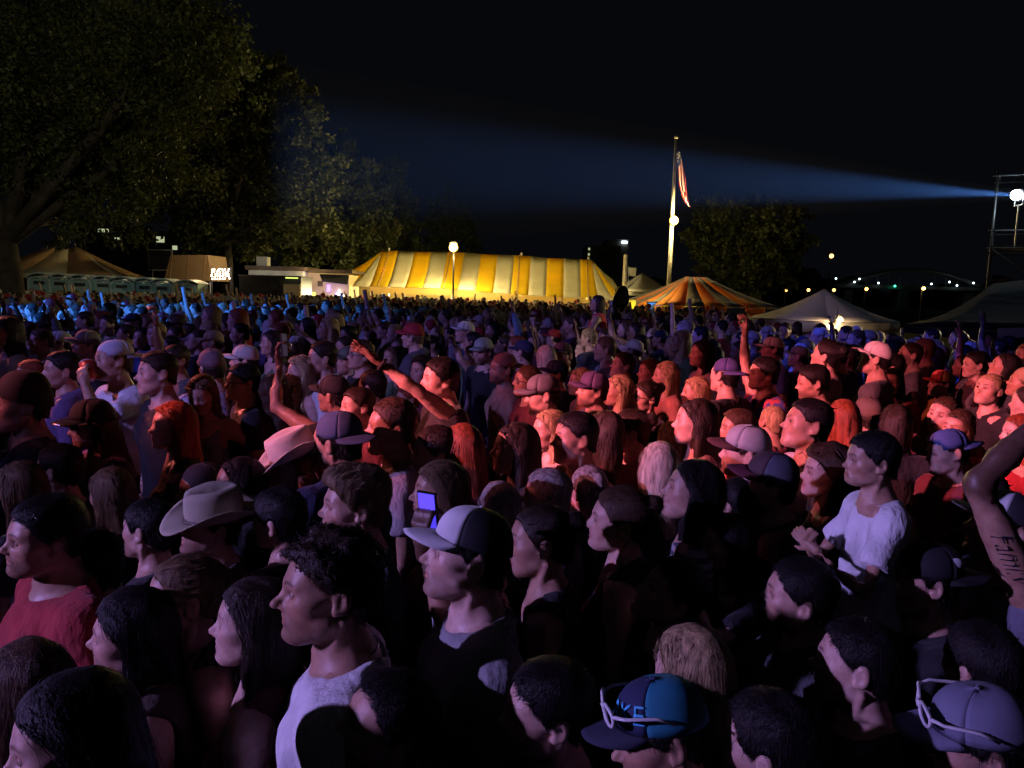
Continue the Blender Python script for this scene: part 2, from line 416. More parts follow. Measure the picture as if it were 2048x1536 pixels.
def body_mesh(name, c, step=.0046, lod=0):
    fem = c.get('fem', 0)
    hc = head_to_body(np.zeros((1, 3), F4), c)[0]
    # fine grid for head and neck, coarse grid for everything below; the surfaces run into each other
    hx_ = axis_pts(hc[0]-.112, hc[0]+.112, .014, [(hc[0]-.098, hc[0]+.094, step)]); hy_ = axis_pts(hc[1]-.142, hc[1]+.125, .014, [(hc[1]-.142, hc[1]+.108, step)])
    hz_ = axis_pts(1.385, hc[2]+.128, .016, [(hc[2]-.125, hc[2]+.128, step)])
    def headfn(P):
        d = body_sdf(P, c)
        return np.maximum(np.maximum(d, 1.40 - P[:, 2]), np.maximum(np.abs(P[:, 0] - hc[0]) - .108, P[:, 1] - hc[1] - .118))
    v1, f1 = sdf_mesh(headfn, hx_, hy_, hz_)
    cs_ = [.033, .040, .034 if c.get('arms') else .052][lod]
    allp = np.array([p for s in (-1, 1) for p in arm_pts(c, s)])
    lo = np.minimum(allp.min(0) - .09, V(-.30, -.22, -.02)); hi = np.maximum(allp.max(0) + .09, V(.30, .22, 1.56))
    v2, f2 = sdf_mesh(lambda P: body_sdf(P, c, False), np.arange(lo[0], hi[0] + cs_, cs_, dtype=F4), np.arange(lo[1], hi[1] + cs_, cs_, dtype=F4), axis_pts(float(lo[2]), float(hi[2]), .06, [(.95, 3, cs_)]))
    v, f = join_geo([(v1, f1), (v2, f2)])
    nb = len(v)
    geo = [(v, f)]
    for s in (-1, 1):
        side = 'R' if s < 0 else 'L'
        st = (.006 if lod == 0 else (.010 if lod == 1 else .014)) if c.get('arms', {}).get(side) else .017
        geo.append(hand_geo(c, s, st))
    ev, ef, ec = eye_geo(c)
    geo.append((head_to_body(ev, c), ef))
    v, f = join_geo(geo)
    hp = body_to_head(v, c)
    col = np.ones((len(v), 3), F4)
    Q = mirror(hp)
    def paint(mask, rgb):
        m = np.clip(mask, 0, 1)[:, None]; col[:] = col*(1 - m) + col*m*np.array(rgb, F4)
    soft = lambda d, w: np.clip(.5 - d/w, 0, 1)
    face = (np.abs(hp[:, 0]) < .09) & (hp[:, 2] > -.13)
    paint(face*soft(ell(Q, (0, -.094, -.0605), (.024, .022, .0125)), .006)*.8, (.78, .42, .42) if fem else (.85, .60, .58))   # lips
    bz_ = .0225 + .006*np.sin(np.clip((Q[:, 0] - .010)/.040, 0, 1)*2.6)
    paint(face*soft(np.abs(hp[:, 2] - bz_) - .0042*np.clip(1.25 - (Q[:, 0] - .012)/.045, .3, 1), .004)*(hp[:, 1] < -.05)*np.clip((Q[:, 0] - .008)/.005, 0, 1)*np.clip((.053 - Q[:, 0])/.006, 0, 1)*.95, (.15, .12, .10))
    paint(face*soft(np.abs(hp[:, 2] - .002) - .0052, .004)*(hp[:, 1] < -.06)*np.clip((.0165 - np.abs(Q[:, 0] - .0315))/.004, 0, 1)*.8, (.28, .22, .21))
    paint(face*soft(ell(Q, (.030, -.085, .004), (.022, .03, .016)), .012)*.4, (.70, .55, .55))
    paint(face*soft(ell(Q, (0, -.11, -.036), (.018, .02, .012)), .010)*.35, (.95, .68, .66))
    paint(face*np.clip(fbm(v, 160, 8, 2) - .75, 0, 1)*.5, (.72, .50, .44))               # brows
    paint(face*soft(ell(Q, (.046, -.06, -.03), (.03, .035, .024)), .03)*.5, (1.0, .80, .76))                                   # cheeks
    paint(face*soft(ell(Q, (.0315, -.085, .001), (.019, .02, .0085)), .006)*.6, (.72, .58, .56))                               # lids
    if c.get('beard', 0):
        bm = soft(ell(Q, (0, -.045, -.088), (.075, .085, .052)), .02)*soft(-ell(Q, (0, -.1, -.0605), (.022, .02, .009)), .006)*(hp[:, 2] < -.038)*face
        paint(bm*c['beard'], (.24, .19, .16))
    if c.get('scalp', 1):
        paint(np.clip((hairline(hp, c) + .010)/.018, 0, 1)*(hp[:, 2] > -.09)*(np.abs(ell(Q, (.0765, .016, -.004), (.014, .024, .036))) * 0 + (ell(Q, (.0765, .016, -.004), (.013, .023, .035)) > 0))*.85, (.16, .13, .11))
    paint((fbm(v, 9, 3, 3)*.5 + .5)*.14, (.92, .80, .78))
    if lod < 2: col[-len(ec):] = ec*1.6
    col[len(v)-len(ec):] = ec
    return v, f, col

# ---------------------------------------------------------------- clothes
def shirt_mesh(name, c, kind='tee', step=.014, seed=1):
    st = {'tee': .5, 'tank': 0, 'long': 2, 'hoodie': 2, 'bare': 0}[kind]
    a, b, w = arm_pts(c, -1); a2, b2, w2 = arm_pts(c, 1)
    fem = c.get('fem', 0)
    rnd = np.random.RandomState(seed)
    def fn(P):
        d = torso_sdf(P, c, .011 if fem else .016)
        fold = fbm(P*V(1.0, 1.0, .45), 15, seed, 3)*.0050
        # hanging folds from the shoulders and chest
        fold += .0055*np.sin(P[:, 0]*46 + 2.2*np.sin(P[:, 2]*9 + seed) + seed)*np.clip((1.42 - P[:, 2])*3, 0, 1)
        d = d + fold
        if st:
            for s in (-1, 1):
                aa, bb, ww = arm_pts(c, s)
                if st == .5:
                    e = cap(P, aa, aa + (bb-aa)*.62, .060, .066 if not fem else .056) + fold*.8
                    ax = (bb-aa)/np.linalg.norm(bb-aa)
                    e = smax(e, ((P - aa) @ ax) - .60*np.linalg.norm(bb-aa), .008)
                else:
                    e = arm_sdf(P, c, s, .013) + fold*1.1
                    ax = (ww-bb)/np.linalg.norm(ww-bb)
                    e = smax(e, ((P - bb) @ ax) - .96*np.linalg.norm(ww-bb), .006) if True else e
                d = smin(d, e, .035)
        # hem and neckline
        d = smax(d, .86 - P[:, 2], .02)
        if kind == 'tank':
            d = smax(d, -ell(P, (0, -.06, 1.47), (.088, .12, .125)), .012)
            Q = mirror(P)
            d = smax(d, -ell(Q, (.235*c.get('sw', 1), .02, 1.36), (.105, .2, .16)), .012)
        elif kind == 'bare':
            d = smax(d, P[:, 2] - 1.30, .012)
        else:
            cut = cap(P, (0, -.055, 1.53), (0, .035, 1.50), .080 if not fem else .088, .072)
            d = smax(d, -cut, .010)
            if not c.get('kid'): d = np.minimum(d, np.maximum(np.abs(cut - .007) - .0085, torso_sdf(P, c, .021)))
            d = smax(d, P[:, 2] - (1.475 + .35*np.clip(P[:, 1], -.1, .1)), .01) if kind == 'tee' else d
        if kind == 'hoodie':
            h = cap(P, (-.07, .085, 1.475), (.07, .085, 1.475), .045, .045)
            h = smin(h, cap(P, (0, .10, 1.45), (0, .11, 1.36), .06, .03), .05)
            h = smin(h, np.minimum(cap(P, (-.085, .06, 1.475), (-.045, -.07, 1.435), .022, .016), cap(P, (.085, .06, 1.475), (.045, -.07, 1.435), .022, .016)), .02)
            d = smin(d, h + fbm(P, 22, seed+5, 2)*.004, .02)
        return d
    pts = np.array([a, b, w, a2, b2, w2]) if st == 2 else np.array([a, a+(b-a)*.7, a2, a2+(b2-a2)*.7])
    lo = np.minimum(pts.min(0) - .09, V(-.27, -.19, .84)); hi = np.maximum(pts.max(0) + .09, V(.27, .22, 1.54))
    v, f = sdf_mesh(fn, np.arange(lo[0], hi[0]+step, step, dtype=F4), np.arange(lo[1], hi[1]+step, step, dtype=F4), np.arange(lo[2], hi[2]+step, step, dtype=F4))
    return v, f, None
def trousers_mesh(name, c):
    fat = c.get('fat', 0)
    def fn(P):
        Q = mirror(P)
        d = ell(Q, (0, .025, .90), (.172 + fat*.03, .13 + fat*.03, .11))
        d = smin(d, cap(Q, (.09, .02, .88), (.10, .0, .50), .096, .072), .04)
        d = smin(d, cap(Q, (.10, .0, .50), (.105, .03, .08), .072, .064), .03)
        d = smax(d, .06 - P[:, 2], .01)
        return smax(d + fbm(P, 14, 4, 2)*.003, P[:, 2] - .98, .01)
    v, f = sdf_mesh(fn, np.arange(-.24, .26, .032, dtype=F4), np.arange(-.18, .24, .032, dtype=F4), np.arange(.0, 1.05, .045, dtype=F4))
    return v, f, None

# ---------------------------------------------------------------- hair: scalp shell + strands
def hair_geo(c, style, n=1200, K=7, seed=0, shell=.006, width=.0032, lod=0):
    r = np.random.RandomState(seed)
    fn = lambda P: head_sdf(P, c)
    def bodyfn(P):   # body without hair, in head space, for long hair to lie on
        B = P + V(0, HY, HZ)
        return np.minimum(head_sdf(P, c), np.minimum(torso_sdf(B, c), cap(B, (0, .02, 1.6), (0, .035, 1.43), .05, .06)))
    long_ = style in ('long', 'curly', 'longstraight', 'bob')
    # --- shell volume
    topq = {'short': .013, 'quiff': .026, 'buzz': .004, 'long': .012, 'longstraight': .010, 'bun': .009, 'pony': .009, 'curly': .024, 'shortcurl': .020, 'bob': .015, 'fade': .016}[style]
    side = {'short': .007, 'quiff': .006, 'buzz': .003, 'long': .010, 'longstraight': .008, 'bun': .007, 'pony': .007, 'curly': .026, 'shortcurl': .010, 'bob': .014, 'fade': .003}[style]
    def shellf(P):
        Q = mirror(P)
        d = ell(Q, (0, 0.008, 0.034), (0.076*c.get('fw', 1), 0.095, 0.083))
        d = smin(d, ell(Q, (0, -0.028, 0.012), (0.067*c.get('fw', 1), 0.066, 0.078)), 0.03)
        d = smin(d, cap(P, (0, .04, -.02), (0, .05, -.085), .052, .050), .03)
        up = np.clip((P[:, 2] - .02)/.09, 0, 1)
        off = side + (topq - side)*up
        nf = .003 if style in ('buzz', 'fade', 'short') else .005 + (.010 if 'curl' in style else 0)
        off = off + nf*(fbm(P*V(1.5, 1, 1), 48 if 'curl' in style else 30, seed, 3)*.5)*(.25 if style == 'buzz' else 1)
        if style == 'quiff': off = off + .018*np.clip((-P[:, 1] - .02)/.07, 0, 1)*up
        h = hairline(P, c)
        d = d - off
        hl = -h + .0055*fbm(P, 75, seed+2, 3)
        if long_:
            hl = np.minimum(hl, np.maximum(np.maximum(P[:, 1]*-1 - .012 - .02*np.clip(-P[:, 2]/.1, 0, 1), P[:, 2] - .03), -P[:, 2] - .6))
            L = c.get('hl', .30)
            back = cap(P, (0, .035, -.02), (0, .062 + .03*(L > .25), -L), .080, .070 if style != 'curly' else .085)
            back = np.maximum(back, -P[:, 2] - L + .03*fbm(P, 40, seed, 2)*.4)
            s_ = cap(Q, (.072, .012, .0), (.085, .025, -L*.8), .024, .020)
            if style == 'curly': s_ = cap(Q, (.082, .0, .01), (.10, .0, -L*.75), .040, .035)
            cur = smin(back, s_, .03) - .004*fbm(P*V(1, 1, .35), 60, seed, 2) - (.010*fbm(P, 55, seed+7, 2) if style == 'curly' else 0)
            d = smin(d, cur, .03)
            d = np.maximum(d, -(P[:, 2] + L))
            d = np.maximum(d, -(head_sdf(P, c) - .001)*(P[:, 1] < -.02) - 1*(P[:, 1] >= -.02))
        else:
            ear = ell(Q, (.082*c.get('fw', 1), .014, -.006), (.018, .024, .036))
            d = smax(d, -ear, .006)
        d = smax(d, hl, .006 if not style == 'quiff' else .010)
        if c.get('hat'): d = np.maximum(d, P[:, 2] - (.034 - .125*P[:, 1] if c['hat'] == 1 else .036))
        if style == 'bun': d = smin(d, ell(P, (0, .105, .075), (.040, .036, .036)) - .005*fbm(P, 70, seed, 2), .012)
        if style == 'pony':
            p = cap(P, (0, .11, .045), (0, .155, .02), .020, .026); p = smin(p, cap(P, (0, .155, .02), (0, .15, -.20), .030, .014), .02)
            d = smin(d, p - .004*fbm(P*V(1, 1, .3), 70, seed, 2), .01)
        return d
    st = .0080 if lod == 0 else (.0125 if lod == 1 else .018)
    zlo = -c.get('hl', .30) - .03 if long_ else (-.22 if style == 'pony' else -.11)
    zs = axis_pts(zlo, .175, st*2 if lod else st*1.6, [(-.05, .2, st)])
    v, f = sdf_mesh(shellf, np.arange(-.15, .152, st, dtype=F4), np.arange(-.145, .20, st, dtype=F4), zs)
    geo = [(v, f)]
    if n:
        # roots on the shell itself, strands combed along it
        outer = v[head_sdf(v, c) > (.0012 if style != 'buzz' else .0005)] if len(v) else v
        if not len(outer): outer = v
        cand = outer[r.randint(0, len(outer), n)] if len(outer) else np.zeros((n, 3), F4)
        def grad(P, fun, e=.003):
            g = np.stack([fun(P + V(e, 0, 0)) - fun(P - V(e, 0, 0)), fun(P + V(0, e, 0)) - fun(P - V(0, e, 0)), fun(P + V(0, 0, e)) - fun(P - V(0, 0, e))], 1)
            return g/(np.linalg.norm(g, axis=1, keepdims=True) + 1e-9)
        nrm = grad(cand, shellf)
        crown = V(0, .045, .11)
        flow = cand - crown; flow = flow/(np.linalg.norm(flow, axis=1, keepdims=True) + 1e-9)
        if long_: flow = flow*.35 + V(0, .12, -1.0)
        elif style in ('bun', 'pony'): flow = V(0, .11, .06) - cand; flow = flow/(np.linalg.norm(flow, axis=1, keepdims=True)+1e-9)
        elif style == 'quiff': flow = np.where((cand[:, 2:3] > .07), flow*.0 + V(0, .6, .5), flow + V(0, .5, -.6))
        else: flow = flow*.7 + V(0, .15, -.45)*(cand[:, 2:3] < .06) + V(0, -.35, .1)*(cand[:, 2:3] >= .06)
        if long_:
            fr = np.clip((.0 - cand[:, 1:2])/.06, 0, 1)*(cand[:, 2:3] > -.01)
            flow = flow*(1 - fr) + fr*np.concatenate([np.sign(cand[:, :1])*.9, np.full((n, 1), .7, F4), np.full((n, 1), -.55, F4)], 1)
        amp = {'curly': .8, 'shortcurl': 1.0, 'short': .28, 'quiff': .25, 'buzz': .3, 'fade': .28}.get(style, .12)
        dirv = flow + r.normal(size=cand.shape).astype(F4)*amp
        dirv -= nrm*(dirv*nrm).sum(1, keepdims=True)
        dirv /= np.linalg.norm(dirv, axis=1, keepdims=True) + 1e-9
        L = {'short': .030, 'quiff': .036, 'shortcurl': .030, 'curly': .10, 'buzz': .006, 'fade': .026, 'long': .13, 'longstraight': .16, 'bob': .08, 'bun': .05, 'pony': .06}[style]
        ln = L*(.5 + r.rand(n, 1).astype(F4)*.9)
        tgt = {'buzz': .0015, 'short': .004, 'fade': .004, 'quiff': .005, 'curly': .008, 'shortcurl': .007}.get(style, .0035)
        tgt = tgt*(.1 + r.rand(n).astype(F4)*1.1) + .022*(r.rand(n) > .90)*r.rand(n)
        p = cand - nrm*.003; pts = [p]; dcur = dirv
        nk = nrm
        for k in range(K):
            p = p + dcur*ln/K
            nk = grad(p, shellf)
            sd = np.clip(shellf(p), -.02, .02)
            p = p - nk*((sd - tgt*(k + 1)/K)*.8)[:, None]
            pts.append(p)
            dcur = dcur + V(0, 0, -.25 if long_ else -.05) + (r.normal(size=p.shape).astype(F4)*(.5 if 'curl' in style else .06))
            dcur = dcur - nk*(dcur*nk).sum(1, keepdims=True)*.9
            dcur = dcur/(np.linalg.norm(dcur, axis=1, keepdims=True)+1e-9)
        Pn = np.stack(pts, 1)                           # n, K+1, 3
        sidev = np.cross(dirv, nrm); sidev /= np.linalg.norm(sidev, axis=1, keepdims=True)+1e-9
        wt = (width*(1 - .85*(np.arange(K+1)/K)**2)).astype(F4)[None, :, None]
        A = Pn - sidev[:, None]*wt*.5; B = Pn + sidev[:, None]*wt*.5
        vv = np.stack([A, B], 2).reshape(-1, 3)
        base = np.arange(n)[:, None]*(2*(K+1)) + np.arange(K)[None]*2
        ff = np.stack([base, base+1, base+3, base+2], -1).reshape(-1, 4)
        geo.append((vv, ff))
    v, f = join_geo(geo)
    return v, f
def hair_mesh(name, c, style, **k):
    v, f = hair_geo(c, style, **k)
    rnd = np.random.RandomState(5)
    return head_to_body(v, c), f, None
# ---------------------------------------------------------------- headwear (head space geometry)
def cap_crown_pt(th, t, hi=.100, puff=0.0, grow=0.0):
    a = t*math.pi/2
    rr = max(math.cos(a), 0)**.72; zz = math.sin(a)**.95
    front = max(0, math.cos(th))
    x = (.0845 + grow)*rr*math.sin(th); y = .008 - (.1035 + grow)*rr*math.cos(th) 
    rim = .046 - .018*(1 - math.cos(th))*.5*2*.75
    z = rim + (.127 + puff + (.003*front) - rim)*zz
    seam = .0012*abs(math.sin(th*3))**.5*(1 - t)
    return (x*(1 + seam), y*(1 + seam), z)
def cap_parts(puff=0.0, lod=0):
    nt = 9 if lod == 0 else 6; n = 16 if lod == 0 else 9
    out = {}
    fr = math.radians(62)
    P = np.array([[cap_crown_pt(-fr + 2*fr*i/n, k/nt, puff=puff, grow=.001) for k in range(nt+1)] for i in range(n+1)], F4)
    out['front'] = solidify(*grid_geo(P), .003)
    m = n*2
    P = np.array([[cap_crown_pt(fr + (2*math.pi - 2*fr)*i/m, k/nt, puff=puff) for k in range(nt+1)] for i in range(m+1)], F4)
    out['back'] = solidify(*grid_geo(P), .003)
    # brim
    nu, nw = (15, 7) if lod == 0 else (9, 4)
    G = np.zeros((nu, nw, 3), F4)
    for i in range(nu):
        u = -1 + 2*i/(nu-1); th = u*math.radians(66)
        b = np.array(cap_crown_pt(th, 0.0, puff=puff))
        for k in range(nw):
            w = k/(nw-1)
            e = .082*math.sqrt(max(0, 1 - abs(u)**2.6))*w
            x = b[0]*(1 - .10*w*abs(u)); y = b[1] - e
            z = b[2] + .001 - .020*(x/.08)**2*(.25 + w*.75) + .004*w - .012*w*w
            G[i, k] = (x, y, z)
    out['brim'] = solidify(*grid_geo(G), .004)
    bt = tube_geo([(0, .008, .124 + puff + .004), (0, .008, .132 + puff)], [.007, .004], 8)
    out['button'] = bt
    return out
def beanie_geo():
    n, nt = 30, 12
    P = np.zeros((n, nt+1, 3), F4)
    for i in range(n):
        th = i*2*math.pi/n
        for k in range(nt+1):
            t = k/nt; a = t*math.pi/2; rr = math.cos(a)**.7
            rim = .035 - .045*(1 - math.cos(th))*.5
            P[i, k] = (.088*rr*math.sin(th)*(1 + .012*math.sin(th*15)*(1-t)), .010 - .108*rr*math.cos(th), rim + (.145 - rim)*math.sin(a))
    return grid_geo(P, True)
def cowboy_parts(lod=0):
    n = 40 if lod == 0 else 24
    prof = [(0, .0), (.0, .35), (.03, .7), (.10, .92), (.30, 1.0), (.62, .93), (1.0, .84)]
    P = np.zeros((n, len(prof), 3), F4)
    for i in range(n):
        th = i*2*math.pi/n
        for k, (q, zz) in enumerate(prof):
            r = 1 - q
            front = max(0, math.cos(th))
            x = .090*r*math.sin(th)*(1 - .16*front*zz); y = .006 - .110*r*math.cos(th)
            P[i, k] = (x, y, .040 + .118*zz - .012*(q > .2)*(1 - abs(math.sin(th))))
    crown = grid_geo(P, True)
    nw = 7
    B = np.zeros((n, nw, 3), F4)
    for i in range(n):
        th = i*2*math.pi/n
        for k in range(nw):
            w = k/(nw-1)
            rx = .089 + (.085 + .004*math.sin(2*th))*w; ry = .109 + .088*w
            s = abs(math.sin(th))**2.2
            B[i, k] = (rx*math.sin(th)*(1 - .14*s*w*w), .006 - ry*math.cos(th), .042 + .060*s*w**1.8 - .022*(1-s)*w*w)
    brim = solidify(*grid_geo(B, True), .004)
    bp = np.array([(.0925*math.sin(a), .006 - .1125*math.cos(a), .050) for a in np.arange(n)*2*math.pi/n], F4)
    band = tube_geo(bp, .008, 6, closed=True, flat=.3)
    return {'crown': crown, 'brim': brim, 'band': band}
def glasses_parts(z=0.002, y=-.098, t=.0022):
    fr = []; ln = []
    for s in (-1, 1):
        a = np.arange(18)*2*math.pi/18
        cx = s*.033
        ring = np.stack([cx + .026*np.sign(np.cos(a))*np.abs(np.cos(a))**.7, y + .010*(np.abs(cx + .026*np.cos(a))/.06)**2, z + .019*np.sign(np.sin(a))*np.abs(np.sin(a))**.75], 1)
        fr.append(tube_geo(ring, t, 6, closed=True))
        c = ring.mean(0); k = len(ring)
        lv = np.concatenate([ring, [c]]); lf = np.array([(i, (i+1) % k, k, k) for i in range(k)])
        ln.append((lv, lf))
        fr.append(tube_geo([(s*.058, y+.010, z+.008), (s*.074, y+.030, z+.008), (s*.080, y+.09, z+.004), (s*.079, y+.125, z-.014)], t, 6))
    fr.append(tube_geo([(-.008, y-.001, z+.006), (0, y-.003, z+.009), (.008, y-.001, z+.006)], t, 6))
    return {'frame': join_geo(fr), 'lens': join_geo(ln)}

# ---------------------------------------------------------------- materials
MATS = {}
def new_mat(name):
    m = bpy.data.materials.new(name); m.use_nodes = True
    nt = m.node_tree; b = nt.nodes['Principled BSDF']
    MATS[name] = m
    return m, nt, b
def attr(nt, name):
    a = nt.nodes.new('ShaderNodeAttribute'); a.attribute_type = 'OBJECT'; a.attribute_name = name; return a
def noise(nt, scale, detail=4, stretch=None, coord='Object'):
    tc = nt.nodes.new('ShaderNodeTexCoord'); n = nt.nodes.new('ShaderNodeTexNoise')
    n.inputs['Scale'].default_value = scale; n.inputs['Detail'].default_value = detail
    if stretch:
        mp = nt.nodes.new('ShaderNodeMapping'); mp.inputs['Scale'].default_value = stretch
        nt.links.new(tc.outputs[coord], mp.inputs[0]); nt.links.new(mp.outputs[0], n.inputs['Vector'])
    else: nt.links.new(tc.outputs[coord], n.inputs['Vector'])
    return n
def bump(nt, b, src, strength, dist):
    bp = nt.nodes.new('ShaderNodeBump'); bp.inputs['Strength'].default_value = strength; bp.inputs['Distance'].default_value = dist
    nt.links.new(src, bp.inputs['Height']); nt.links.new(bp.outputs[0], b.inputs['Normal'])
def mul(nt, a, b, fac=1.0):
    m = nt.nodes.new('ShaderNodeMix'); m.data_type = 'RGBA'; m.blend_type = 'MULTIPLY'; m.inputs['Factor'].default_value = fac
    nt.links.new(a, m.inputs['A']); nt.links.new(b, m.inputs['B']); return m.outputs['Result']
def ramp(nt, src, stops):
    r = nt.nodes.new('ShaderNodeValToRGB'); nt.links.new(src, r.inputs[0])
    while len(r.color_ramp.elements) > 2: r.color_ramp.elements.remove(r.color_ramp.elements[-1])
    for i, (p, c) in enumerate(stops):
        e = r.color_ramp.elements[i] if i < 2 else r.color_ramp.elements.new(p)
        e.position = p; e.color = (*c, 1) if len(c) == 3 else c
    return r.outputs[0]
def simple_mat(name, color, rough=.7, metal=0, nscale=None, namp=.3, bumpd=0, emit=None, estr=0):
    m, nt, b = new_mat(name)
    b.inputs['Base Color'].default_value = (*color, 1); b.inputs['Roughness'].default_value = rough; b.inputs['Metallic'].default_value = metal
    if nscale:
        n = noise(nt, nscale, 5)
        lo = tuple(c*(1-namp) for c in color); hi = tuple(min(1, c*(1+namp)) for c in color)
        nt.links.new(ramp(nt, n.outputs[0], [(.3, lo), (.7, hi)]), b.inputs['Base Color'])
        if bumpd: bump(nt, b, n.outputs[0], .5, bumpd)
    if emit: b.inputs['Emission Color'].default_value = (*emit, 1); b.inputs['Emission Strength'].default_value = estr
    return m
# skin
m, nt, b = new_mat('skin')
vc = nt.nodes.new('ShaderNodeVertexColor'); vc.layer_name = 'Col'
nz_ = noise(nt, 38, 6)
c_ = mul(nt, vc.outputs[0], attr(nt, 'tint').outputs['Color'])
c_ = mul(nt, c_, ramp(nt, nz_.outputs[0], [(.3, (.74, .66, .64)), (.7, (1, 1, 1))]))
nt.links.new(c_, b.inputs['Base Color']); b.inputs['Roughness'].default_value = .46
b.inputs['Specular IOR Level'].default_value = .4
b.inputs['Subsurface Weight'].default_value = .12; b.inputs['Subsurface Radius'].default_value = (.9, .35, .2); b.inputs['Subsurface Scale'].default_value = .012
nz2 = noise(nt, 420, 3); bump(nt, b, nz2.outputs[0], .25, .0012)
# cloth
m, nt, b = new_mat('cloth')
n1 = noise(nt, 9, 4); n2 = noise(nt, 700, 2)
c_ = mul(nt, attr(nt, 'tint').outputs['Color'], ramp(nt, n1.outputs[0], [(.25, (.72, .72, .72)), (.7, (1, 1, 1))]))
nt.links.new(c_, b.inputs['Base Color']); b.inputs['Roughness'].default_value = .9; b.inputs['Sheen Weight'].default_value = .08
n3 = noise(nt, 22, 4, (1, 1, .5))
bump(nt, b, n3.outputs[0], .8, .020)
# cap fabric (mesh panels get the same cloth with a weave)
m, nt, b = new_mat('cap_cloth')
n1 = noise(nt, 14, 4); n2 = noise(nt, 900, 1)
c_ = mul(nt, attr(nt, 'tint').outputs['Color'], ramp(nt, n1.outputs[0], [(.25, (.75, .75, .75)), (.7, (1, 1, 1))]))
nt.links.new(c_, b.inputs['Base Color']); b.inputs['Roughness'].default_value = .85
bump(nt, b, n2.outputs[0], .3, .0015)
# patterned cloth: plaid / flag / camo share one two-tone fabric
m, nt, b = new_mat('pattern_cloth')
n1 = noise(nt, 18, 3)
mx = nt.nodes.new('ShaderNodeMix'); mx.data_type = 'RGBA'
nt.links.new(ramp(nt, n1.outputs[0], [(.44, (0, 0, 0)), (.52, (1, 1, 1))]), mx.inputs['Factor'])
nt.links.new(attr(nt, 'tint').outputs['Color'], mx.inputs['A']); nt.links.new(attr(nt, 'tint2').outputs['Color'], mx.inputs['B'])
nt.links.new(mx.outputs['Result'], b.inputs['Base Color']); b.inputs['Roughness'].default_value = .9
# striped cloth
m, nt, b = new_mat('stripe_cloth')
w_ = nt.nodes.new('ShaderNodeTexWave'); w_.bands_direction = 'Z'; w_.inputs['Scale'].default_value = 9; w_.inputs['Distortion'].default_value = .6
tc = nt.nodes.new('ShaderNodeTexCoord'); nt.links.new(tc.outputs['Object'], w_.inputs[0])
mx = nt.nodes.new('ShaderNodeMix'); mx.data_type = 'RGBA'
nt.links.new(ramp(nt, w_.outputs[0], [(.45, (0, 0, 0)), (.55, (1, 1, 1))]), mx.inputs['Factor'])
nt.links.new(attr(nt, 'tint').outputs['Color'], mx.inputs['A']); nt.links.new(attr(nt, 'tint2').outputs['Color'], mx.inputs['B'])
nt.links.new(mx.outputs['Result'], b.inputs['Base Color']); b.inputs['Roughness'].default_value = .9
# hair
m, nt, b = new_mat('hair')
n1 = noise(nt, 55, 4, (1.6, 1.0, .16)); n2 = noise(nt, 7, 2)
c_ = mul(nt, attr(nt, 'tint').outputs['Color'], ramp(nt, n1.outputs[0], [(.28, (.34, .32, .30)), (.72, (1.25, 1.2, 1.15))]))
nt.links.new(c_, b.inputs['Base Color']); b.inputs['Roughness'].default_value = .58; b.inputs['Specular IOR Level'].default_value = .25
b.inputs['Anisotropic'].default_value = .5
n4 = noise(nt, 190, 3, (1.6, 1.0, .10)); bump(nt, b, n4.outputs[0], .7, .004)
simple_mat('dark_plastic', (.012, .012, .014), .25)
simple_mat('lens', (.01, .01, .015), .06)
simple_mat('white_plastic', (.75, .74, .78), .3)
simple_mat('chain_metal', (.7, .68, .66), .25, 1.0)

m, nt, b = new_mat('clear_lens'); b.inputs['Roughness'].default_value = .05; b.inputs['Base Color'].default_value = (.1, .1, .1, 1)
tr = nt.nodes.new('ShaderNodeBsdfTransparent'); mx = nt.nodes.new('ShaderNodeMixShader'); mx.inputs[0].default_value = .82
nt.links.new(b.outputs[0], mx.inputs[1]); nt.links.new(tr.outputs[0], mx.inputs[2]); nt.links.new(mx.outputs[0], nt.nodes['Material Output'].inputs['Surface'])
# ---------------------------------------------------------------- setting
def add(name, geo, mat, parent=None, smooth=False, **k):
    me = mesh_from(name, *clean(*geo), MATS[mat] if isinstance(mat, str) else mat, smooth=smooth)
    return obj(name, me, parent, **k)
def root(name, label, cat, loc=(0, 0, 0), group=None, rotz=0):
    return obj(name, None, None, loc, (0, 0, rotz), label, cat, group)
# ground: trampled grass sheet to the horizon
m, nt, b = new_mat('grass_ground')
n1 = noise(nt, .6, 6); n2 = noise(nt, 40, 4)
nt.links.new(mul(nt, ramp(nt, n1.outputs[0], [(.35, (.030, .040, .014)), (.65, (.060, .052, .028))]), ramp(nt, n2.outputs[0], [(.3, (.5, .5, .5)), (.7, (1, 1, 1))])), b.inputs['Base Color'])
b.inputs['Roughness'].default_value = .95; bump(nt, b, n2.outputs[0], .8, .03)
gv = [(-900, -60, 0), (900, -60, 0), (900, 900, 0), (-900, 900, 0)]
obj('ground', mesh_from('ground', gv, [(0, 1, 2, 3)], MATS['grass_ground'], smooth=False), kind='structure', label='flat trampled grass field under the crowd')

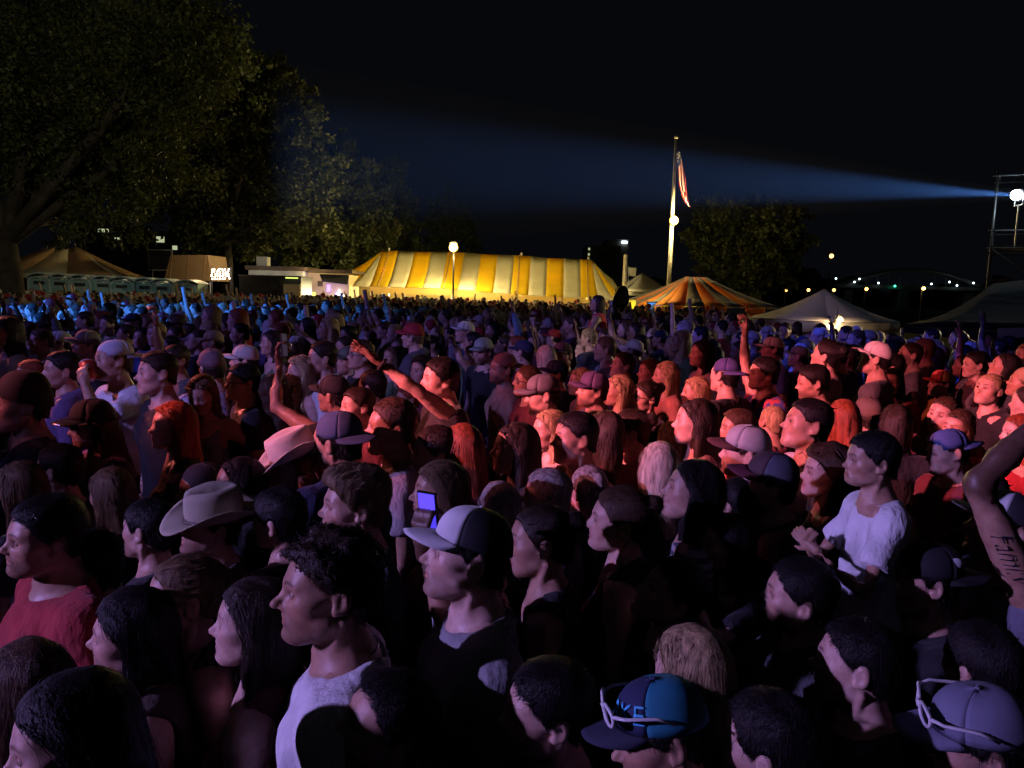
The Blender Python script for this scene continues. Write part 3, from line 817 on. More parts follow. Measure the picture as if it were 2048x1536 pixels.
# fabrics that let the lamps inside shine through
def fabric(name, col, trans, tcol=None):
    m, nt, b = new_mat(name)
    n = noise(nt, 1.3, 4); c = mul(nt, ramp(nt, n.outputs[0], [(.3, (.80, .80, .80)), (.7, (1, 1, 1))]), ramp(nt, n.outputs[0], [(0, col), (1, col)]))
    nt.links.new(c, b.inputs['Base Color']); b.inputs['Roughness'].default_value = .8
    n2 = noise(nt, 1.1, 3); bump(nt, b, n2.outputs[0], .5, .12)
    if trans:
        t = nt.nodes.new('ShaderNodeBsdfTranslucent'); t.inputs[0].default_value = (*(tcol or col), 1)
        mx = nt.nodes.new('ShaderNodeMixShader'); mx.inputs[0].default_value = trans
        nt.links.new(b.outputs[0], mx.inputs[1]); nt.links.new(t.outputs[0], mx.inputs[2])
        nt.links.new(mx.outputs[0], nt.nodes['Material Output'].inputs['Surface'])
    return m
fabric('tent_yellow', (.82, .60, .02), .5, (.82, .58, .02)); fabric('tent_white', (.72, .68, .52), .32, (.62, .56, .32)); fabric('tent_wall', (.80, .60, .22), .4)
fabric('tent_orange', (.70, .26, .05), .35); fabric('tent_grey', (.17, .16, .19), .12); fabric('canopy_white', (.52, .46, .48), .25); fabric('tent_tan', (.55, .36, .18), .25)
fabric('tarp_navy', (.005, .006, .013), 0)
simple_mat('pole_white', (.62, .58, .46), .5, 0, 3, .15); simple_mat('steel', (.35, .35, .37), .4, .8, 6, .2); simple_mat('dark_steel', (.08, .08, .09), .5, .5, 6, .2)
simple_mat('toilet_teal', (.38, .55, .53), .5, 0, 2, .15); simple_mat('toilet_roof', (.62, .70, .68), .5, 0, 2, .1); simple_mat('bark', (.045, .034, .028), .95, 0, 3, .5, .04)
simple_mat('wall_cream', (.62, .50, .30), .8, 0, 1.2, .15, .01); simple_mat('roof_brown', (.10, .07, .05), .8, 0, 2, .3); simple_mat('truck_dark', (.02, .022, .03), .35, 0, 2, .3)
simple_mat('white_panel', (.55, .55, .52), .6, 0, 1.5, .15); simple_mat('concrete_far', (.15, .14, .12), .9, 0, .2, .2); simple_mat('black_cloth', (.015, .015, .022), .85, 0, 4, .3)
simple_mat('sign_blue', (.05, .25, .75), .4, 0, None, 0, 0, (.10, .38, 1.0), .9)
simple_mat('sign_yellow', (.85, .70, .05), .5, 0, None, 0, 0, (1.0, .78, .04), .8)
simple_mat('screen_blue', (.2, .4, .9), .4, 0, None, 0, 0, (.25, .48, 1.0), 1.0)
simple_mat('glow_violet', (.5, .4, .9), .5, 0, None, 0, 0, (.35, .20, 1.0), 1.6)
simple_mat('glow_lime', (.7, .8, .2), .5, 0, None, 0, 0, (.85, 1.0, .18), 1.5)
simple_mat('glow_white', (1, 1, 1), .5, 0, None, 0, 0, (1.0, .95, 1.0), 6)
simple_mat('bulb_warm', (1, .8, .5), .5, 0, None, 0, 0, (1.0, .52, .12), 6)
simple_mat('bulb_lamp', (1, .9, .6), .5, 0, None, 0, 0, (1.0, .50, .045), 4.5)
simple_mat('bulb_inside', (1, .6, .3), .5, 0, None, 0, 0, (1.0, .45, .10), 25)
simple_mat('bulb_cool', (.8, .9, 1), .5, 0, None, 0, 0, (.65, .85, 1.0), 5)
simple_mat('bulb_fairy', (1, .85, .7), .5, 0, None, 0, 0, (1.0, .80, .58), 9)
simple_mat('bulb_green', (.2, .9, .6), .5, 0, None, 0, 0, (.05, .9, .5), 8)
simple_mat('bulb_spot', (.8, .9, 1), .5, 0, None, 0, 0, (.72, .90, 1.0), 60)
simple_mat('window_lit', (.7, .8, .5), .5, 0, None, 0, 0, (.85, .95, .55), .5)
simple_mat('flag_red', (.45, .03, .04), .8); simple_mat('flag_white', (.75, .72, .70), .8); simple_mat('flag_blue', (.03, .04, .18), .8)
simple_mat('plant_dark', (.05, .07, .03), .9)
def ball(c, r, n=10, m=7):
    P = np.zeros((n, m, 3), F4)
    for i in range(n):
        for k in range(m):
            th = i*2*math.pi/n; ph = -math.pi/2 + math.pi*k/(m-1)
            P[i, k] = np.array(c) + r*np.array([math.cos(ph)*math.cos(th), math.cos(ph)*math.sin(th), math.sin(ph)])
    return grid_geo(P, True)
def panel(quad, t=.03, nu=2, nv=2, bulge=0.0):
    """a thin solid sheet through four corner points (a b along the top, c d along the bottom)"""
    a, b_, c, d = [np.array(q, float) for q in quad]
    G = np.zeros((nu+1, nv+1, 3), F4)
    for i in range(nu+1):
        for k in range(nv+1):
            u, w = i/nu, k/nv
            G[i, k] = (a*(1-u) + b_*u)*(1-w) + (d*(1-u) + c*u)*w + np.array([0, 0, -bulge*math.sin(math.pi*w)])
    return solidify(*grid_geo(G), t)

# ---------------------------------------------------------------- the long yellow and white marquee
mq = root('marquee', 'long yellow and white striped marquee glowing from inside behind the crowd', 'tent', tuple(wp(975, 600, 50)*np.array([1, 1, 0])))
mo = np.array(mq.location)
zx = lambda x: 650 + x/2.926
ridge = lambda x: float(np.interp(x, [330, 375, 560, 750, 950, 1150, 1345, 1540, 1640, 1750], [504, 501, 505, 504, 510, 511, 518, 519, 536, 560]))
eave = lambda x: float(np.interp(x, [155, 450, 700, 1130, 1700, 1800], [572, 575, 577, 590, 600, 602]))
tops = [330 + 97*i for i in range(14)]; bots = [262 + 103*i for i in range(14)]
for i in range(13):
    t0, t1, b0, b1 = tops[i], tops[i+1], bots[i], bots[i+1]
    rt = lambda x: wp(zx(x), ridge(x), 50.0)
    a, b_, c, d = rt(t0), rt(t1), wp(zx(b1), eave(b1), 45), wp(zx(b0), eave(b0), 45)
    if i == 12: b_ = wp(zx(1560), 521, 50.0)
    q = [p - mo for p in (a, b_, c, d)]
    add('roof_panel', panel(q, .03, 4, 6, .22), 'tent_yellow' if i % 2 == 0 else 'tent_white', mq, True)
    # far slope of the same strip
    q2 = [q[0] + np.array([0, .03, -.02]), q[1] + np.array([0, .03, -.02]), q[1] + np.array([0, 5, -2.6]), q[0] + np.array([0, 5, -2.6])]
    add('rear_panel', panel(q2, .03), 'tent_yellow' if i % 2 == 0 else 'tent_white', mq)
    vl = [q[3], q[2], q[2] + np.array([0, -.02, -.38]), q[3] + np.array([0, -.02, -.38])]
    add('valance', panel([v + np.array([0, -.03, -.01]) for v in vl], .02), 'tent_wall', mq)
L1 = wp(698, 543, 52); L2 = wp(701, 573, 45)
for tri, mt in (((wp(zx(330), 504, 50), wp(zx(262), 574, 45), L2), 'tent_white'), ((wp(zx(330), 504, 50), L2, L1), 'tent_yellow')):
    q = [tri[0] - mo, tri[0] - mo + np.array([.02, 0, 0]), tri[1] - mo, tri[2] - mo]
    add('end_panel', panel(q, .03, 3, 5, .1), mt, mq, True)
R1 = wp(1226, 560, 51); R2 = wp(1250, 602, 45); R0 = wp(zx(1560), 521, 50)
for tri, mt in (((R0, wp(zx(1690), 600, 45), wp(zx(bots[13]), eave(bots[13]), 45)), 'tent_white'), ((R0, R2, wp(zx(1690), 600, 45)), 'tent_yellow'), ((R0, R1, R2), 'tent_white')):
    q = [tri[0] - mo, tri[0] - mo + np.array([.02, 0, 0]), tri[1] - mo, tri[2] - mo]
    add('end_panel', panel(q, .03, 3, 5, .1), mt, mq, True)
add('rear_wall', panel([wp(700, 566, 54.8) - mo, wp(1240, 588, 54.8) - mo, wp(1240, 588, 54.8)*np.array([1, 1, 0]) - mo, wp(700, 566, 54.8)*np.array([1, 1, 0]) - mo], .03), 'tent_wall', mq)
for x in (375, 750, 1150, 1540):
    p = wp(zx(x), ridge(x), 50.05) - mo
    add('centre_pole', tube_geo([(p[0], p[1], -mo[2]), (p[0], p[1], p[2] + .18)], .06, 8), 'pole_white', mq)
for i in range(0, 14, 2):
    p = wp(zx(bots[i]), eave(bots[i]), 45) - mo
    add('side_pole', tube_geo([(p[0], p[1], 0), (p[0], p[1], p[2] - .02)], .035, 6), 'pole_white', mq)
for x in (375, 735, 1140, 1535):
    p0 = wp(zx(x), ridge(x), 50) - mo; xb = np.interp(x, [330, 1591], [262, 1601]); p1 = wp(zx(xb), eave(xb), 45) - mo
    pts = [p0*(1-u) + p1*u + np.array([0, -.04, .03 - .22*math.sin(math.pi*u)]) for u in np.linspace(0, 1, 9)]
    add('seam_rope', tube_geo(pts, .035, 6), 'tent_tan', mq)
for x, y in ((345, 318), (538, 335), (735, 338), (932, 352), (1125, 357), (1330, 372)):
    w_ = wp(zx(x), 440 + y/2.926, 47.95) + np.array([0, 0, -.05])
    p = w_ - mo
    add('hanging_lamp', join_geo([ball(p, .10, 8, 6), tube_geo([p + np.array([0, 0, .1]), p + np.array([0, 0, .45])], .015, 5)]), 'bulb_inside', mq)
    point('marquee_bulb', tuple(w_ + np.array([0, -.12, 0])), (1.0, .48, .12), 60, .12)
for x in (420, 640, 860, 1080, 1300, 1500):
    w_ = wp(zx(x), 575, 49.2); w_[2] = 1.9
    point('marquee_fill', tuple(w_), (1.0, .84, .42), 520, .3)

# ---------------------------------------------------------------- lamps on poles, flag
def pole_lamp(px, py, D, label, r=.16, pole=True, watts=0, col=(1.0, .75, .28), mat='bulb_lamp', group=None, px_base=None):
    p = wp(px, py, D)
    t = root('pole_lamp', label, 'lamp', (p[0], p[1], 0), group)
    add('pole', tube_geo([(0, .25, 0), (0, .25, p[2] - .1), (0, .15, p[2] + .15)], [.06, .05, .04], 8), 'dark_steel', t, True)
    add('bulb', ball((0, 0, p[2]), r, 10, 7), mat, t, True)
    add('hood', tube_geo([(0, .03, p[2] + r*.9), (0, .03, p[2] + r*1.35)], [r*1.1, r*.5], 8), 'dark_steel', t)
    if watts: point('pole_lamp_light', (p[0], p[1] - r*1.5, p[2]), col, watts, r)
    return t
pole_lamp(907, 495, 44.0, 'bright yellow lamp on a pole in front of the yellow striped marquee', .26, watts=3200)
pole_lamp(1663, 512, 95, 'orange street lamp on a thin pole right of the round tree', .26, mat='bulb_warm')
for i, (x, y, D, lb) in enumerate(((1572, 580, 75, 'small warm lamp left of the pale pop-up canopy, leftmost of the row'), (1617, 580, 75, 'small warm lamp second from left in the row before the bridge'),
                        (1668, 580, 75, 'small warm lamp just above the peak of the pale canopy'), (1733, 578, 70, 'warm lamp on a post right of the pale canopy peak'),
                        (1847, 577, 66, 'warm lamp on a post under the right end of the bridge'), (2025, 574, 50, 'bright warm lamp at the right edge behind the scaffold tower'))):
    pole_lamp(x, y, D, lb, .15 if i < 5 else .17, mat='bulb_warm', group='warm lamps in front of the bridge', watts=60 if i > 3 else 0)
base = wp(1338, 566, 40); topp = wp(1355, 278, 40)
fp = root('flagpole', 'tall white flagpole with a lamp halfway up between marquee and tree', 'flagpole', (base[0], base[1], 0))
H_ = topp[2]
add('pole', tube_geo([(0, 0, 0), (0, 0, H_*.5), (0, 0, H_)], [.13, .11, .07], 12), 'pole_white', fp, True)
add('finial', ball((0, 0, H_ + .07), .11), 'pole_white', fp, True)
lz = wp(1348, 441, 39.7)
add('lamp_bulb', ball((lz[0] - base[0], -.28, lz[2]), .23), 'bulb_lamp', fp, True)
add('lamp_bracket', tube_geo([(0, 0, lz[2] + .25), (0, -.28, lz[2] + .25), (0, -.28, lz[2] + .15)], .03, 6), 'dark_steel', fp)
point('flagpole_light', (lz[0], lz[1] - .6, lz[2]), (1.0, .74, .30), 1300, .2)
# limp flag: pleated cloth hanging from the pole, stripes as separate strips
fl = root('flag', 'limp red and white striped flag with blue canton drooping from the white pole', 'flag', (base[0], base[1], 0))
ft = wp(1360, 305, 39.95); fb = wp(1374, 410, 39.95)
def flagpt(u, w):
    """u along the hoist-to-fly folds, w down the cloth"""
    z = ft[2] + (fb[2] - ft[2])*w
    cx = (np.interp(w, [0, .25, .6, .85, 1], [1357, 1358, 1364, 1370, 1377]) - 1340)/F_PX*40 - (1340-1338)/F_PX*40
    wdt = np.interp(w, [0, .2, .55, .8, 1], [.10, .26, .34, .30, .26])
    x = (wp(np.interp(w, [0, .25, .6, .85, 1], [1356, 1361, 1364, 1369, 1375]), 305 + 105*w, 39.95)[0] - base[0]) + (u - .5)*wdt + .02
    y = -.10 + .10*math.sin(u*14 + w*5) + .05*math.sin(w*11 + u*6)
    return (x, y, z + .12*math.sin(u*5))
NS = 13
for s_ in range(NS):
    G = np.array([[flagpt((s_ + i*.5)/NS, w) for w in np.linspace(.28 if s_ < 7 else .05, 1 - .10*((s_*7) % 3), 22)] for i in range(3)], F4)
    add('stripe', solidify(*grid_geo(G), .008), 'flag_red' if s_ % 2 == 0 else 'flag_white', fl, True)
G = np.array([[flagpt(u, w) for w in np.linspace(0, .285, 10)] for u in np.linspace(0, .54, 9)], F4)
cn = add('canton', solidify(*grid_geo(G), .008), 'flag_blue', fl, True)
for i in range(9):
    u, w = .08 + .13*(i % 4), .06 + .06*(i//4) + .02*(i % 2)
    p = np.array(flagpt(u, w)) + np.array([0, -.03, 0]); a = np.arange(10)*math.pi/5
    rr = np.where(np.arange(10) % 2 == 0, .075, .032)
    v = np.concatenate([np.stack([p[0] + rr*np.sin(a), np.full(10, p[1]), p[2] + rr*np.cos(a)], 1), [p + np.array([0, -.012, 0])]])
    f = np.array([(k, (k+1) % 10, 10, 10) for k in range(10)])
    add('star', (v, f), 'flag_white', cn)

# ---------------------------------------------------------------- frame tents and canopies
def hip_tent(name, label, cat, c, hw, hd, eave_z, peak, mats, nside=5, val=.35, ridge_half=0.0, rot=0, legs=True):
    t = root(name, label, cat, c, rotz=rot)
    cor = [(-hw, -hd), (hw, -hd), (hw, hd), (-hw, hd)]
    pk = [np.array([-ridge_half, 0, peak]), np.array([ridge_half, 0, peak]), np.array([ridge_half, 0, peak]), np.array([-ridge_half, 0, peak])]
    for s_ in range(4):
        a = np.array([*cor[s_], eave_z]); b_ = np.array([*cor[(s_+1) % 4], eave_z]); pa, pb = pk[s_], pk[(s_+1) % 4]
        if s_ in (1, 3): pb = pa = (pk[1] if s_ == 1 else pk[0])
        for k in range(nside):
            u0, u1 = k/nside, (k+1)/nside
            q = [pa*(1-u0) + pb*u0, pa*(1-u1) + pb*u1, a*(1-u1) + b_*u1, a*(1-u0) + b_*u0]
            if np.allclose(q[0], q[1]): q[1] = q[1] + (b_ - a)*.004
            mt = mats[(k + s_) % len(mats)]
            add('roof_panel', panel(q, .02, 2, 5, .10), mt, t, True)
            n_ = np.array([(b_-a)[1], -(b_-a)[0], 0]); n_ = n_/np.linalg.norm(n_)*.012
            # scalloped valance flap
            A, B = q[3] + n_, q[2] + n_
            G = np.array([[A*(1-u) + B*u + np.array([0, 0, -.01 - w*val*(1 - .35*abs(2*u - 1)**2)]) for w in (0, .5, 1)] for u in np.linspace(0.01, .99, 7)], F4)
            add('valance', solidify(*grid_geo(G), .012), mats[(k + s_) % len(mats)], t, True)
    if legs:
        for x, y in cor: add('leg', tube_geo([(x*.985, y*.985, 0), (x*.985, y*.985, eave_z - .02)], .03, 6), 'steel', t)
    return t
c = wp(1390, 600, 33)
hip_tent('striped_tent', 'orange and grey striped frame tent lit yellow along its left edge', 'tent', (c[0], 33, 0), 2.6, 2.6, 1.86, 3.05, ['tent_orange', 'tent_grey'], 6, .42, .5, math.radians(14))
point('striped_tent_light', (c[0] - 1.2, 32.5, 1.5), (1.0, .72, .2), 300, .2)
point('striped_tent_light', (c[0] - 2.4, 31.2, 2.9), (1.0, .66, .16), 170, .2)
c = wp(1645, 630, 21)
hip_tent('popup_canopy', 'pale pop-up canopy with a pointed roof and a bare bulb under it', 'canopy', (c[0], 21, 0), 1.36, 1.36, 1.70, 2.52, ['canopy_white'], 1, .30, 0, math.radians(28))
p = wp(1676, 645, 19.0)
t = root('work_lamp', 'glaring bare bulb hanging under the front of the pale pop-up canopy', 'lamp', (p[0], p[1], 0))
add('bulb', ball((0, 0, p[2]), .055), 'bulb_lamp', t, True); add('cord', tube_geo([(0, 0, p[2] + .05), (0, .1, p[2] + .35)], .008, 5), 'black_cloth', t); add('reflector', tube_geo([(-.03, .02, p[2] + .03), (.05, .05, p[2] + .10)], [.05, .12], 10), 'steel', t)
point('work_lamp_light', (p[0], p[1] - .12, p[2] - .03), (1.0, .70, .32), 90, .05)
c = wp(1284, 565, 52)
hip_tent('peaked_tent', 'small pale peaked tent between the marquee and the flagpole', 'tent', (c[0], 52, 0), 1.75, 1.75, 2.45, 3.75, ['tent_white'], 1, .25, 0, .2)
c = wp(130, 545, 42)
hip_tent('tan_tent', 'tan peaked tent behind the portable toilets at far left', 'tent', (c[0], 42, 0), 3.3, 2.6, 2.55, 4.0, ['tent_tan', 'tent_white', 'tent_tan'], 3, .3, .7, .15)
point('tan_tent_light', (c[0], 41.5, 2.0), (1.0, .62, .3), 45, .2)
# blue and yellow stall fronts under the striped tent
def stall(px0, px1, py0, D, mat, label, text=None):
    a = wp(px0, py0, D); b_ = wp(px1, py0, D)
    t = root('stall_front', label, 'stall', ((a[0]+b_[0])/2, D, 0)); w_ = (b_[0]-a[0])
    add('board', box_geo((0, 0, a[2]/2), (w_, .08, a[2])), mat, t)
    add('frame', join_geo([box_geo((0, -.05, a[2] + .02), (w_ + .08, .06, .05)), box_geo((-w_/2 - .02, -.05, a[2]/2), (.05, .06, a[2])), box_geo((w_/2 + .02, -.05, a[2]/2), (.05, .06, a[2]))]), 'steel', t)
    return t
stall(1295, 1321, 605, 31, 'sign_blue', 'glowing blue stall board under the striped tent')
stall(1324, 1346, 603, 31.2, 'sign_yellow', 'glowing yellow stall board right beside the blue one')
stall(1368, 1392, 605, 31.4, 'sign_yellow', 'glowing yellow stall board under the middle of the striped tent')
stall(1258, 1272, 600, 31.6, 'sign_yellow', 'narrow glowing yellow board behind the dark oval banner')
# dark oval feather banner
p = wp(1243, 595, 24)
t = root('oval_banner', 'dark rounded banner sail standing before the right end of the marquee', 'banner', (p[0], 24, 0))
pts = [(.24*math.cos(a)*(1 - .15*math.sin(a)), 0.0, p[2] - .05 + .42*math.sin(a)) for a in np.linspace(0, 2*math.pi, 25)[:-1]]
pts = [(x + .12*(z - p[2]), y, z) for x, y, z in pts]
v = np.concatenate([np.array(pts), np.array(pts) + np.array([0, .02, 0]), [np.mean(pts, 0) + np.array([0, -.04, 0])], [np.mean(pts, 0) + np.array([0, .06, 0])]])
f = [(i, (i+1) % 24, 48, 48) for i in range(24)] + [((i+1) % 24 + 24, i + 24, 49, 49) for i in range(24)] + [(i, i+24, (i+1) % 24 + 24, (i+1) % 24) for i in range(24)]
add('sail', (v, np.array(f)), 'tarp_navy', t, True); add('mast', tube_geo([(-.22, .03, 0), (-.24, .03, p[2]), (-.16, .03, p[2] + .32)], .015, 6), 'steel', t)
# small hanging pennant and its post
p = wp(1251, 512, 46)
t = root('wooden_post', 'plain pale wooden post standing right of the marquee', 'post', (p[0], 46, 0))
add('shaft', tube_geo([(0, 0, 0), (0, 0, p[2])], [.14, .11], 8), 'pole_white', t, True); add('post_cap', ball((0, 0, p[2]), .12, 8, 5), 'pole_white', t, True)
p = wp(1265, 545, 47)
t = root('pennant', 'small grey pennant hanging between the wooden post and flagpole', 'banner', (p[0], 47, 0))
add('cloth', panel([(-.22, 0, p[2] + .28), (.22, 0, p[2] + .28), (.20, 0, p[2] - .25), (-.17, 0, p[2] - .2)], .015, 4, 4), 'white_panel', t); add('staff', tube_geo([(-.24, .02, 0), (-.24, .02, p[2] + .35)], .02, 6), 'steel', t)

# ---------------------------------------------------------------- portable toilets
def toilet_meshes():
    w_, d, h = 1.12, 1.1, 2.15
    cab = join_geo([box_geo((-w_/2 + .03, 0, h/2), (.06, d, h)), box_geo((w_/2 - .03, 0, h/2), (.06, d, h)), box_geo((0, d/2 - .03, h/2), (w_ - .13, .05, h)), box_geo((0, 0, .08), (w_ - .13, d - .1, .12))])
    G = np.array([[(x, y, h + .02 + .20*math.cos(x/(w_*.56)*math.pi/2)**.8) for y in (-d/2 - .05, 0, d/2 + .05)] for x in np.linspace(-w_*.54, w_*.54, 11)], F4)
    roof = solidify(*grid_geo(G), .05)
    door = box_geo((0, -d/2 + .03, h/2 + .05), (w_ - .14, .05, h - .2))
    frame = join_geo([tube_geo([(x, -d/2 - .02, .1), (x, -d/2 - .02, h - .18), (x*.8, -d/2 - .02, h - .02), (0, -d/2 - .02, h + .04)], .035, 6) for x in (-w_/2 + .06, w_/2 - .06)])
    vent = box_geo((0, -d/2 - .005, h - .22), (.5, .03, .14))
    return [('cabin', cab, 'toilet_teal'), ('roof', roof, 'toilet_roof'), ('door', door, 'toilet_teal'), ('door_frame', frame, 'toilet_roof'), ('vent', vent, 'dark_steel')]
tm = [(n_, mesh_from(n_, *clean(*g), MATS[mt], smooth=False)) for n_, g, mt in toilet_meshes()]
ords = ['leftmost', 'second from the left', 'third from the left', 'fourth from the left', 'fifth from the left', 'sixth from the left', 'seventh from the left', 'eighth from the left']
for i in range(8):
    p = wp(92 + i*41, 546 + i*2, 36)
    lb = ('dark ' if i > 5 else '') + 'pale teal portable toilet with a curved roof, %s in the row' % ords[i]
    t = root('portable_toilet', lb, 'toilet', (p[0], 36 + .2*math.sin(i*3), p[2] - 2.35 if p[2] < 2.35 else 0), 'portable toilets at far left', rotz=.05*math.sin(i*5))
    t.location.z = 0; t.scale.z = p[2]/2.35
    for n_, me in tm: obj(n_, me, t)
point('toilet_light', (wp(230, 520, 33)[0], 33.5, 3.6), (.75, 1.0, .95), 14, .3)
# ---------------------------------------------------------------- tan awning, fairy lights, trailer, snack building
def frustum(px_bl, px_br, px_tl, px_tr, yb, yt, D, d):
    a, b_, c, e = wp(px_bl, yb, D), wp(px_br, yb, D), wp(px_tr, yt, D), wp(px_tl, yt, D)
    v = [a, b_, c, e] + [q + np.array([0, d, 0]) for q in (a, b_)] + [q + np.array([0, d, 0]) for q in (c, e)]
    return np.array(v), np.array([(0, 1, 2, 3), (5, 4, 7, 6), (4, 0, 3, 7), (1, 5, 6, 2), (3, 2, 6, 7), (4, 5, 1, 0)])
t = root('canvas_stall', 'tan canvas covered stall with sloping sides behind the fairy lights', 'stall', (0, 0, 0))
v, f = frustum(328, 424, 341, 415, 562, 510, 40, 2.5); ct = v.mean(0)*np.array([1, 1, 0]); t.location = tuple(ct)
add('canvas', (v - ct, f), 'tent_tan', t)
for px in (345, 378, 412):
    a, b_ = wp(px - 6, 562, 39.96) - ct, wp(px, 510, 39.96) - ct
    add('canvas_seam', tube_geo([a, b_], .03, 5), 'tent_tan', t)
for px in (332, 420): q = wp(px, 562, 40.3) - ct; add('leg', tube_geo([(q[0], q[1], 0), (q[0], q[1], q[2])], .04, 6), 'steel', t)
point('canvas_stall_light', tuple(wp(400, 535, 37)), (1.0, .66, .34), 55, .2)
t = root('fairy_lights', 'dense cluster of warm fairy lights left of the dark trailer', 'string lights', tuple(wp(440, 547, 39)*np.array([1, 1, 0]))); fo = np.array(t.location)
rs = np.random.RandomState(3); bulb_me = None
wire = []
for row in range(5):
    line = []
    for k in range(7):
        q = wp(424 + k*5.5 + rs.uniform(-2, 2), 539 + row*4.6 + rs.uniform(-1.2, 1.2), 39) - fo
        line.append(q)
        if bulb_me is None: bulb_me = mesh_from('bulb', *clean(*ball((0, 0, 0), .042, 6, 5)), MATS['bulb_fairy'])
        obj('bulb', bulb_me, t, tuple(q))
    wire.append(tube_geo([q + np.array([0, .03, .03]) for q in line], .008, 4))
add('wire', join_geo(wire), 'black_cloth', t)
for sx in (423, 462): q = wp(sx, 533, 39.1) - fo; add('post', tube_geo([(q[0], q[1], 0), (q[0], q[1], q[2])], .03, 6), 'dark_steel', t)
point('fairy_glow', tuple(wp(441, 547, 38.3)), (1, .8, .55), 20, .4)
a, b_ = wp(478, 552, 38), wp(602, 560, 38)
t = root('food_trailer', 'long dark food trailer with a yellow lit end in front of pale containers', 'trailer', ((a[0]+b_[0])/2, 38, 0)); W_ = b_[0]-a[0]; h = a[2]
add('body', box_geo((0, 1.0, .45 + (h-.45)/2), (W_, 2.0, h - .45)), 'truck_dark', t); add('roof', box_geo((0, 1.0, h + .04), (W_ + .1, 2.1, .07)), 'dark_steel', t)
add('serving_hatch', box_geo((.2, -.03, h*.62), (W_*.5, .05, h*.3)), 'black_cloth', t); add('counter', box_geo((.2, -.18, h*.45), (W_*.52, .3, .05)), 'steel', t)
add('end_cabinet', box_geo((W_/2 - .42, -.08, h*.5), (.8, .12, h*.75)), 'wall_cream', t); add('light_strip', box_geo((W_/2 - .42, -.12, h - .03), (.6, .05, .05)), 'glow_lime', t)
for sx in (-.6, .7):
    wheel = add('wheel', tube_geo([(sx, -.02, .35), (sx, .2, .35)], .35, 16), 'black_cloth', t); add('rim', tube_geo([(sx, -.05, .35), (sx, -.021, .35)], .2, 12), 'steel', wheel)
p = wp(580, 535, 43); q = wp(497, 535, 43)
t = root('container_shed', 'long pale grey shed with a dark roof behind the dark trailer', 'shed', ((wp(550, 545, 43)[0]), 43, 0)); x0, x1 = wp(497, 540, 43)[0] - t.location.x, wp(606, 545, 43)[0] - t.location.x
hz = wp(550, 541, 43)[2]
add('wall', box_geo(((x0+x1)/2, 1.5, hz/2), (x1-x0, 3, hz)), 'white_panel', t); add('roof', box_geo(((x0+x1)/2, 1.5, hz + .12), (x1-x0 + .3, 3.3, .22)), 'roof_brown', t)
a = wp(580, 563, 42.9); b_ = wp(606, 563, 42.9)
add('lit_screen', box_geo(((a[0]+b_[0])/2 - t.location.x, -.06, a[2]/2 + .05), (b_[0]-a[0], .06, a[2] - .1)), 'screen_blue', t)
add('roof_unit', box_geo((x0 + .45, 1.2, hz + .5), (.6, .6, .55)), 'white_panel', t)
point('shed_light', (t.location.x - .5, 41.2, 3.4), (.95, .95, .85), 28, .3)
a, b_ = wp(608, 545, 44), wp(698, 548, 44)
t = root('snack_kiosk', 'cream walled kiosk with a brown roof, violet and lime lights at its window', 'kiosk', ((a[0]+b_[0])/2, 44, 0)); W_ = b_[0]-a[0]; h = a[2]
add('wall', box_geo((0, 1.4, h/2), (W_, 2.8, h)), 'wall_cream', t); add('roof', box_geo((.1, 1.2, h + .1), (W_ + .4, 3.5, .18)), 'roof_brown', t)
add('awning', panel([(-.15*W_, -.02, h - .10), (W_/2, -.02, h - .12), (W_/2 + .1, -.9, h - .62), (-.02, -.9, h - .5)], .04, 4, 2), 'tarp_navy', t)
for k, (x, z, w_, hh, mt) in enumerate(((-.28, .55, .16, .5, 'glow_lime'), (.05, .72, .22, .42, 'glow_violet'), (.13, .52, .12, .4, 'glow_lime'), (.24, .60, .18, .35, 'glow_violet'), (.20, .42, .10, .3, 'glow_lime'), (.30, .66, .08, .2, 'glow_white'))):
    add('lit_sign', box_geo((x*W_, -.05 - .012*k, z*h), (w_*.9, .04, hh)), mt, t)
add('vent', box_geo((-.14*W_, -.03, h*.8), (.28, .05, .3)), 'roof_brown', t)
for k in range(6): add('bulb', ball(((.30 + .03*k)*W_, -.75, h*.62 - .02*k), .045, 6, 5), 'bulb_fairy', t)
point('kiosk_light', (t.location.x + .5, 43.0, 1.9), (.55, .35, 1.0), 40, .2); point('kiosk_light', (t.location.x - .4, 42.4, 2.9), (1.0, .75, .4), 60, .2)
# billboard frame left of canvas stall
p = wp(320, 520, 46)
t = root('menu_board', 'dark square board on a frame left of the tan canvas stall', 'board', (p[0], 46, 0))
add('board', box_geo((0, 0, p[2]), (1.3, .08, 1.1)), 'truck_dark', t); add('frame', box_geo((0, .06, p[2]), (1.45, .05, 1.25)), 'white_panel', t)
for s_ in (-.5, .5): add('leg', tube_geo([(s_, .05, 0), (s_, .05, p[2] - .5)], .04, 6), 'dark_steel', t)

